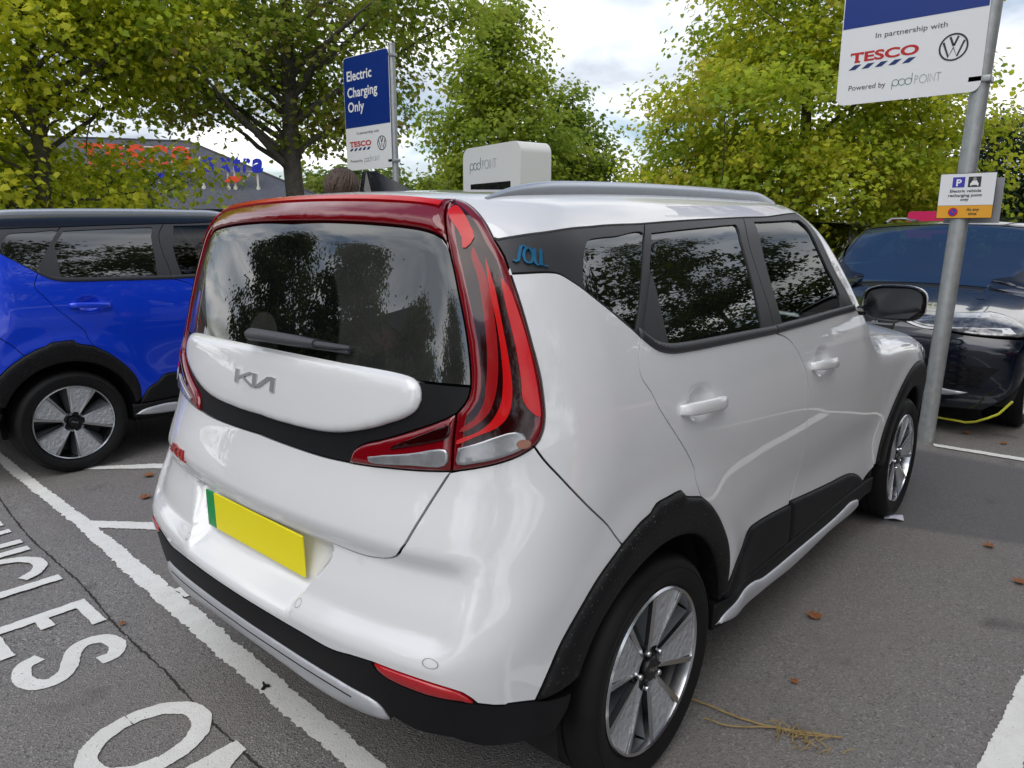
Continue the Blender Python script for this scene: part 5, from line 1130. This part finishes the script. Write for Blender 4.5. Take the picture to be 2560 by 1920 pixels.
T2=at(768,12.0)
tree('maple_tree','large maple with bare lower trunk rising behind the whole charging sign',T2,
  [(0,0,0,.17),(.02,0,1.5,.145),(-.02,.02,2.6,.135),(.0,.0,3.6,.11),(.06,.03,4.8,.085),(.02,0,6.0,.05),(0,0,7.0,.02)],
  [(-.9,.3,3.85,1.9,1.5,.70,2.0),(.5,-.3,4.0,1.5,1.4,.75,1.4),(0,.1,5.0,2.4,2.2,1.0,3),(0,0,6.2,1.9,1.8,1.1,2.0),(-1.3,1.1,4.3,1.5,1.5,.8,1.5),(1.35,-1.35,4.75,1.2,1.2,.38,.8),(-1.1,.75,3.15,.75,.7,.28,.30),(.15,-.35,3.05,.6,.6,.25,.18),(.85,-.5,3.25,.75,.7,.40,.40),(-.95,.6,3.15,.85,.8,.30,.25)],
  185,125,.082,np.vstack([GREEN[1:],OLIVE[2:4],LIME[1:2],GREEN[3:],np.array([(.13,.10,.03)])])*1.9,group=None,seed=3,clu=.40,limbs=44,shell=.35)
T1=at(170,11.0)
tree('maple_tree','yellowing maple filling the upper left corner behind the blue car',T1,
  [(0,0,0,.12),(.0,.02,1.4,.10),(.05,0,2.8,.09),(.0,.05,4.2,.07),(0,0,6.4,.02)],
  [(-.55,.15,2.2,1.35,1.3,1.1,2.6),(-.1,0,4.0,1.6,1.6,1.0,3),(0,0,5.2,1.7,1.7,1.1,2.5),(-1.2,1.1,3.4,1.4,1.4,1.3,2),(.95,-.26,2.15,.60,.6,.38,.36),(.45,-.15,2.95,.60,.6,.38,.45),(1.75,-.48,2.33,.36,.3,.15,.14),(1.25,-.35,3.75,.9,.8,.45,.6),(1.1,-.6,4.6,1.1,1.0,.9,1.2),(-.9,.9,1.9,1.3,1.2,.7,1.2)],
  270,125,.079,np.vstack([LIME,OLIVE[2:3],LIME[:3]])*2.05,group=None,seed=5,clu=.40,limbs=34,shell=.3)
T4=at(1960,15.5)
tree('maple_tree','broad golden-green maple right of centre behind the white car\'s roof',T4,
  [(0,0,0,.15),(.0,.02,1.6,.13),(.05,0,3.4,.10),(.0,.05,5.2,.07),(0,0,7.6,.02)],
  [(0,0,2.2,3.1,2.6,1.1,3.2),(0,0,3.7,3.1,2.6,1.3,3.2),(-.2,0,5.3,2.5,2.3,1.3,2.6),(.1,0,6.9,1.7,1.6,1.3,1.6),(.9,-2.0,2.9,1.3,1.3,1.2,1.2),(-.9,1.9,2.7,1.3,1.3,.9,1.0)],
  500,128,.094,GOLD*1.4,group=None,seed=8,clu=.42,limbs=30,shell=.45)
tree('maple_tree','pointed pale green maple behind the white charger',at(1255,21.),
  [(0,0,0,.13),(.0,.02,2,.11),(.05,0,4.4,.08),(0,0,7.4,.02)],
  [(0,0,2.3,2.3,2.3,1.2,3),(0,0,3.9,2.0,2.0,1.3,2.6),(0,0,5.6,1.3,1.3,1.2,1.5),(0,0,7.1,.6,.6,.8,.5)],
  230,105,.122,np.vstack([LIME[1:2],GREEN[1:2],GREEN[3:],LIME[:1],OLIVE[2:3]])*1.6,group=None,seed=9,clu=.46,limbs=20,shell=.4)
tree('maple_tree','smaller green maple just right of the white charger, lower than its neighbour',at(1420,23.5),
  [(0,0,0,.12),(0,0,2,.10),(0,0,5.6,.02)],[(0,0,2.0,1.5,1.5,1.2,3),(0,0,3.5,1.35,1.35,1.2,2.4),(0,0,5.0,.65,.65,.8,.9)],
  140,105,.122,np.vstack([GREEN[1:],LIME[1:2]])*1.5,group=None,seed=10,clu=.42,limbs=16,shell=.4)
tree('shrub','round dark shrub in the gap between the charger trees and the golden maple',at(1545,26),[(0,0,0,.07),(0,0,2.2,.02)],[(0,0,1.8,2.0,2.0,1.5,1),(-1.6,1.6,1.5,1.3,1.3,1.1,.6)],130,44,.20,np.vstack([OLIVE,GREEN[:1]]),cat='shrub',group=None,seed=12,clu=.5,limbs=8,twigs=False)
tree('shrub','green shrub low behind the person\'s head',at(985,19),[(0,0,0,.06),(0,0,1.6,.02)],[(0,0,1.5,1.9,1.9,1.1,1),(1.2,-1.2,1.4,1.3,1.3,1.0,.6)],120,42,.16,np.vstack([GREEN,LIME[1:2]]),cat='shrub',group=None,seed=13,clu=.42,limbs=8,twigs=False)
tree('maple_tree','distant green tree right of the shop roof, behind the maple trunk',at(905,46),[(0,0,0,.2),(0,0,4,.05)],[(0,0,3.0,3.6,3.6,2.4,2),(3.2,-2.8,2.6,2.8,2.8,2.1,1)],170,60,.30,np.vstack([GREEN,OLIVE[2:3]])*1.2,cat='tree',seed=31,clu=.8,limbs=8,twigs=False)
tree('shrub','low dark shrub at the far left behind the yellowing maple',at(0,16),[(0,0,0,.06),(0,0,1.6,.02)],[(0,0,1.5,2.3,2.0,1.4,1),(1.6,-.9,1.4,1.4,1.3,1.2,.6)],150,42,.17,np.vstack([OLIVE,GREEN[:1]]),cat='shrub',group=None,seed=14,clu=.42,limbs=8,twigs=False)
# tall clipped conifer hedge, one plant per bay
for i,(px_,d_,h_,l_) in enumerate(((2250,24,3.5,'first dark conifer of the hedge, half hidden by the golden maple'),(2420,23,4.3,'tallest dark conifer of the hedge, behind the leaning post'),(2590,22,4.1,'dark conifer of the hedge cut by the right frame edge'))):
    tree('conifer',l_,at(px_,d_),[(0,0,0,.1),(0,0,h_*.8,.03)],[(0,0,h_*.36,1.7,1.7,h_*.36,2),(0,0,h_*.68,1.2,1.2,h_*.34,1.2)],330,70,.12,DARK*2.6,cat='conifer',group='hedge conifers',kind='oval',seed=20+i,clu=.40,limbs=6,twigs=False,shell=.7)
tree('shrub','bright yellow-green bush just past the dark SUV\'s far corner',at(2552,17.5),[(0,0,0,.05),(0,0,1.3,.02)],[(0,0,1.1,.8,.8,.75,1)],50,40,.13,LIME,cat='shrub',seed=30,clu=.3,limbs=6,twigs=False)
# trees behind the photographer, seen mirrored in the glass and paint
for i,(x,y,s,l_) in enumerate(((-9.5,-9,1.45,'tree right of the photographer, mirrored in the tail light'),(-10.5,9.5,1.05,'dark tree behind the photographer, mirrored in the rear window'),(-15,6.0,.95,'tree behind the photographer farther off, mirrored in the rear window'),(-8.5,14.5,1.2,'tree left of the photographer, mirrored in the rear window'),(13,-12.5,1.0,'tree across the lane, mirrored in the side windows'),(20,-10,1.8,'taller tree across the lane, mirrored in the front door'),(8,-14,.9,'tree across the lane behind, mirrored in the quarter window'),(1.5,-9.2,2.0,'tall tree across the lane, mirrored in the blue car windows'),(6.5,-9.6,1.9,'second tall tree across the lane, mirrored in the blue car windows'),(-13,0,1.0,'tree straight behind the white car, mirrored in the rear window'))):
    tree('maple_tree',l_,(x,y,0),[(0,0,0,.15),(0,0,2.2*s,.12),(0,0,6.2*s,.02)],[(0,0,2.4*s,2.6*s,2.6*s,1.3*s,3),(0,0,4.2*s,2.2*s,2.2*s,1.4*s,2.6),(0,.2,5.9*s,1.3*s,1.3*s,1.1*s,1.2)],260,70,.22,OLIVE*.6,group=None,kind='oval',seed=40+i,clu=.5,limbs=16,shell=.4,twigs=False)
for i,(x,y,h_,l_) in enumerate(((-13.5,2.0,3.2,'unseen hedge plant added behind the photographer to darken reflections'),(-12.5,6.5,3.4,'unseen hedge plant added left of the brick building to darken reflections'),(-10,12.5,3.2,'unseen hedge plant added beside the lane end to darken reflections'),(5,-13.5,3.6,'unseen hedge plant added across the lane opposite the bay to darken reflections'),(11,-12,3.8,'unseen hedge plant added across the lane, next to the tallest tree, to darken reflections'),(17,-11,3.6,'unseen hedge plant added across the lane, farther along, to darken reflections'),(25,-12,3.8,'unseen hedge plant added at the far end of the lane to darken reflections'))):  # out-of-view hedge, added as a dark mass for the windows to mirror
    tree('conifer',l_,(x,y,0),[(0,0,0,.1),(0,0,h_*.8,.03)],[(0,0,h_*.40,2.6,2.6,h_*.42,2),(0,0,h_*.75,2.3,2.3,h_*.30,1.2)],260,44,.36,DARK*2,cat='conifer',group=None,kind='oval',seed=60+i,clu=.5,limbs=6,twigs=False,shell=.6)
# ---------------------------------------------------------------- supermarket with the roof letters
def brick_mat(name,c1,c2,cm,scale,rough=.85,off=.5):
    m=bpy.data.materials.new(name); m.use_nodes=True; nt=m.node_tree; b=nt.nodes['Principled BSDF']; l=nt.links
    tc=nt.nodes.new('ShaderNodeTexCoord'); mp=nt.nodes.new('ShaderNodeMapping'); mp.inputs['Rotation'].default_value=(0,0,R(30)); l.new(tc.outputs['Object'],mp.inputs[0])
    sx=nt.nodes.new('ShaderNodeSeparateXYZ'); cx=nt.nodes.new('ShaderNodeCombineXYZ'); l.new(mp.outputs[0],sx.inputs[0]); l.new(sx.outputs[0],cx.inputs[0]); l.new(sx.outputs[2],cx.inputs[1])
    t=nt.nodes.new('ShaderNodeTexBrick'); t.offset=off; l.new(cx.outputs[0],t.inputs['Vector']); t.inputs['Scale'].default_value=scale
    for k,c in (('Color1',c1),('Color2',c2),('Mortar',cm)): t.inputs[k].default_value=(*c,1)
    t.inputs['Mortar Size'].default_value=.012; nz=nt.nodes.new('ShaderNodeTexNoise'); nz.inputs['Scale'].default_value=.7; nz.inputs['Detail'].default_value=6; l.new(tc.outputs['Object'],nz.inputs['Vector'])
    x=nt.nodes.new('ShaderNodeMix'); x.data_type='RGBA'; x.blend_type='MULTIPLY'; x.inputs[0].default_value=.6; l.new(t.outputs['Color'],x.inputs[6]); l.new(nz.outputs['Color'],x.inputs[7]); x2=nt.nodes.new('ShaderNodeMix'); x2.data_type='RGBA'; x2.inputs[0].default_value=.5; l.new(t.outputs['Color'],x2.inputs[6]); l.new(x.outputs[2],x2.inputs[7])
    l.new(x2.outputs[2],b.inputs['Base Color']); b.inputs['Roughness'].default_value=rough; M[name]=m
brick_mat('slate',(.105,.11,.13),(.080,.084,.10),(.040,.042,.05),4.0,.6)
brick_mat('brick',(.24,.10,.06),(.19,.08,.05),(.25,.22,.19),3.5)
mat('slate_dark',(.05,.052,.06),.8)
bo=empty('supermarket',(0,0,0),label='long low shop building with grey slate roof seen between the maples',cat='building')
_n=Vector((math.cos(R(60)),math.sin(R(60)),0)); _r=Vector((math.sin(R(60)),-math.cos(R(60)),0)); bo.location=Vector((-1.6386,-1.7926,0))+_n*38
W_=lambda a,b,z: tuple(_r*a+_n*b+Vector((0,0,z)))        # a along the front, b back from the eaves, z up
x0,x1,ze,zr,b_=-30,4.2,2.52,6.15,5.6
wl=MB(); wl.prism([(x0+.6,.6),(x1-.6,.6),(x1-.6,10.6),(x0+.6,10.6)],(0,ze-.05),lambda x,y,z:W_(x,y,z)); wl.build('wall','brick',bo)
rf=MB(); A_,B_,C_,D_=W_(x0,0,ze),W_(x1,0,ze),W_(x1-7.9,b_,zr),W_(x0+7.9,b_,zr); E_,F_=W_(x1,2*b_,ze),W_(x0,2*b_,ze)
rf.add([A_,B_,C_,D_,E_,F_],[(0,1,2,3),(1,4,2),(4,5,3,2),(5,0,3)]); rf.build('roof','slate',bo)
rd=MB(); rd.tube([D_,C_,B_],.07,8); rd.tube([C_,E_],.07,8); rd.build('ridge','slate_dark',bo)
fs=MB(); fs.prism([(x0-.1,-.12),(x1+.1,-.12),(x1+.1,-.0),(x0-.1,-.0)],(ze-.46,ze-.03),lambda x,y,z:W_(x,y,z)); fs.build('fascia','gloss_black',bo)
sb=MB(); sb.prism([(x0+3,.44),(-1.5,.44),(-1.5,.59),(x0+3,.59)],(1.45,ze-.55),lambda x,y,z:W_(x,y,z)); sb.build('shop_sign','text_red',bo)
ro=empty('roof_sign',bo.location,label='large orange-red and blue roof lettering standing on white posts',cat='sign')
K_=1.015
def solid(body,a,z,size,mn,nm,width,shear=0,bold=.03,dep=1.5):
    V,Fc=text_mesh(body,size,.07,bold=bold,shear=shear); V[:,0]-=V[:,0].min(); V[:,0]*=width/V[:,0].max()
    return mobj(nm,[W_((a+x)*K_,dep-zz,(z-1.56)*K_+1.56+y) for x,y,zz in V],Fc,mn,ro)
for ch_,a,w_ in (('T',-7.95,.95),('E',-6.88,.75),('S',-5.98,.78),('C',-5.08,.82),('O',-4.12,.88)): solid(ch_,a,4.46,1.37,'letter_orange','letter',w_,bold=.055)
for ch_,a,w_ in (('e',-2.84,.62),('x',-2.05,.62),('t',-1.40,.36),('r',-.97,.40),('a',-.55,.55)): solid(ch_,a,4.36,1.25 if ch_!='t' else 1.1,'letter_blue','letter',w_,shear=.18,bold=.05)
for k in range(5):
    a=-7.75+k*.93; d=MB(); d.prism([(a,4.0),(a+.42,4.0),(a+.72,4.30),(a+.30,4.30)],(1.43,1.57),lambda x,y,z:W_(x*K_,z,y)); d.build('dash','letter_blue',ro)
d=MB(); d.prism([(-1.87,3.86),(-1.25,3.86),(-.96,4.14),(-1.58,4.14)],(1.43,1.57),lambda x,y,z:W_(x*K_,z,y)); d.build('dash','letter_orange',ro)
for a in (-7.5,-6.6,-5.5,-4.75,-4.1,-2.80,-1.67,-1.36,-.30):
    d=MB(); d.tube([W_(a*K_,1.62,3.45),W_(a*K_,1.62,4.9 if a<-3 else 4.6)],.05,8); d.tube([W_(a*K_,1.62,3.50),W_(a*K_,1.62,3.66)],.10,10); d.build('post','post_cream',ro,True)
for a in (-4.1,-3.3,-5.0,-1.0):
    d=MB(); d.tube([W_((a+.45)*K_,1.70,5.05 if a<-2 else 4.4),W_(a*K_,1.70,4.15 if a<-2 else 3.9)],.045,8); d.build('brace','post_cream',ro,True)
d=MB(); d.tube([W_(-8*K_,1.66,5.42),W_(-3.3*K_,1.66,5.42)],.035,6); d.tube([W_(-8*K_,1.66,4.35),W_(-2.9*K_,1.66,4.35)],.035,6); d.tube([W_(-2.9*K_,1.66,4.40),W_(0,1.66,4.40)],.035,6); d.build('rail','post_cream',ro,True)
# ---------------------------------------------------------------- the person behind the white car
def skin(name,J,E_,m,parent,sub=2):
    me=bpy.data.meshes.new(name); me.from_pydata([j[:3] for j in J],E_,[]); o=bpy.data.objects.new(name,me); COL.objects.link(o)
    o.modifiers.new('s','SKIN'); ss=o.modifiers.new('u','SUBSURF'); ss.levels=ss.render_levels=sub
    for v,j in zip(me.skin_vertices[0].data,J): v.radius=(j[3],j[4] if len(j)>4 else j[3])
    me.skin_vertices[0].data[0].use_root=True
    dg=bpy.context.evaluated_depsgraph_get(); dg.update(); nm=bpy.data.meshes.new_from_object(o.evaluated_get(dg)); bpy.data.objects.remove(o)
    nm.materials.clear(); nm.materials.append(M[m])
    for p in nm.polygons: p.use_smooth=True
    r=bpy.data.objects.new(name,nm); COL.objects.link(r); r.parent=parent; return r
pa=at(880,4.30); pe=empty('person',(pa[0],pa[1],0),R(28),label='person with brown swept-back hair standing beyond the white car\'s roof',cat='person')
hz=.10
J=[(0,0,.98,.15,.11),(0,0,1.14,.14,.10),(0,0,1.34,.17,.11),(0,0,1.50,.13,.09),(.01,0,1.58,.055),(.015,0,1.68,.062),(.02,0,1.76,.078,.088),(.015,0,1.84,.070,.080),
 (0,.19,1.50,.06),(0,.24,1.22,.046),(.10,.22,1.00,.038),(.17,.20,.93,.03),(0,-.19,1.50,.06),(0,-.24,1.22,.046),(.10,-.22,1.00,.038),(.17,-.20,.93,.03),
 (0,.10,.90,.095),(.01,.11,.50,.062),(0,.11,.09,.045),(.14,.12,.04,.038),(0,-.10,.90,.095),(.01,-.11,.50,.062),(0,-.11,.09,.045),(.14,-.12,.04,.038)]
E2=[(0,1),(1,2),(2,3),(3,4),(4,5),(5,6),(6,7),(3,8),(8,9),(9,10),(10,11),(3,12),(12,13),(13,14),(14,15),(0,16),(16,17),(17,18),(18,19),(0,20),(20,21),(21,22),(22,23)]
bd=skin('body',J,E2,'skin',pe)
JC=[(x,y,z,r[0]*1.12+.012,(r[1] if len(r)>1 else r[0])*1.12+.012) for x,y,z,*r in J[:4]]+[(x,y,z,r[0]*1.15+.010) for x,y,z,*r in J[8:11]+J[12:15]]
skin('jacket',[(0,0,.90,.17,.13)]+JC[1:4]+JC[4:],[(0,1),(1,2),(2,3),(3,4),(4,5),(5,6),(3,7),(7,8),(8,9)],'coat_cloth',pe)
skin('trousers',[(0,0,.97,.155,.12),(0,.10,.88,.105),(.01,.11,.50,.075),(0,.11,.12,.06),(0,-.10,.88,.105),(.01,-.11,.50,.075),(0,-.11,.12,.06)],[(0,1),(1,2),(2,3),(0,4),(4,5),(5,6)],'seat_fabric',pe)
for sg in (1,-1):
    for k in range(4):
        y=.20*sg+(.018*k-.027); l=(.075,.085,.08,.065)[k]; skin('finger',[(.175,y,.925,.010),(.175+l*.35,y,.885,.009),(.165+l*.3,y,.885-l*.5,.008)],[(0,1),(1,2)],'skin',pe,1)
    skin('thumb',[(.165,.175*sg,.94,.012),(.20,.155*sg,.91,.011),(.215,.150*sg,.885,.009)],[(0,1),(1,2)],'skin',pe,1)
    skin('ear',[(.012,.082*sg,1.735,.012,.02),(.010,.090*sg,1.765,.014,.024)],[(0,1)],'skin',pe,1)
    e_=MB(); e_.lathe([(.0001,-.012),(.009,-.008),(.0125,0),(.009,.008),(.0001,.012)],12,'x',(.088,.033*sg,1.765)); e_.build('eye','text_white',pe,True)
skin('nose',[(.095,0,1.762,.008),(.112,0,1.735,.012),(.102,0,1.722,.010)],[(0,1),(1,2)],'skin',pe,1)
mo=MB(); mo.tube([(.090,-.025,1.690),(.099,0,1.690),(.090,.025,1.690)],[.004,.007,.004],6); mo.build('mouth','text_red',pe,True)
hr=MB(); V=[];Fc=[]; nu,nv=40,18
for i in range(nv+1):
    th=PI*.62*i/nv
    for k in range(nu):
        ph=2*PI*k/nu; d=Vector((math.sin(th)*math.cos(ph),math.sin(th)*math.sin(ph),math.cos(th)))
        q=1+.025*math.sin(17*ph+3*th)+.018*math.sin(29*ph-5*th); fr_=max(d.x,0)*max(0,-d.z+.25)
        V.append((.002+d.x*.108*q*(1-.45*fr_)-.012*max(-d.x,0),d.y*.098*q,1.775+d.z*.122*q+.012*max(-d.x,0)))
for i in range(nv):
    for k in range(nu): Fc.append((i*nu+k,(i+1)*nu+k,(i+1)*nu+(k+1)%nu,i*nu+(k+1)%nu))
hr.add(V,Fc)
for k in range(70):
    ph=random.uniform(0,6.28); th0=random.uniform(.05,.9); pts=[]
    for j in range(5):
        t=j/4; a=ph+(.9*t)*(1 if math.sin(ph)>0 else -1)*.35; th=th0+t*.75; d=Vector((math.sin(th)*math.cos(a),math.sin(th)*math.sin(a),math.cos(th))); pts.append((.002+d.x*.112-.012*max(-d.x,0),d.y*.102,1.775+d.z*.126))
    hr.tube(pts,[.003,.006,.006,.005,.002],5,.6)
hr.build('hair','hair',pe,True,angle=70)

bk=empty('brick_building',(-21,13.5,0),R(20),label='brick building behind the photographer, mirrored at the left of the rear window',cat='building'); b=MB(); b.box((-4,-4,0),(4,4,6.2)); b.build('wall','brick',bk); b=MB(); b.add([(-4.3,-4.3,6.2),(4.3,-4.3,6.2),(4.3,4.3,6.2),(-4.3,4.3,6.2),(0,-4.3,8.2),(0,4.3,8.2)],[(0,4,5,3),(1,2,5,4),(0,1,4),(2,3,5),(3,2,1,0)]); b.build('roof','slate_dark',bk)
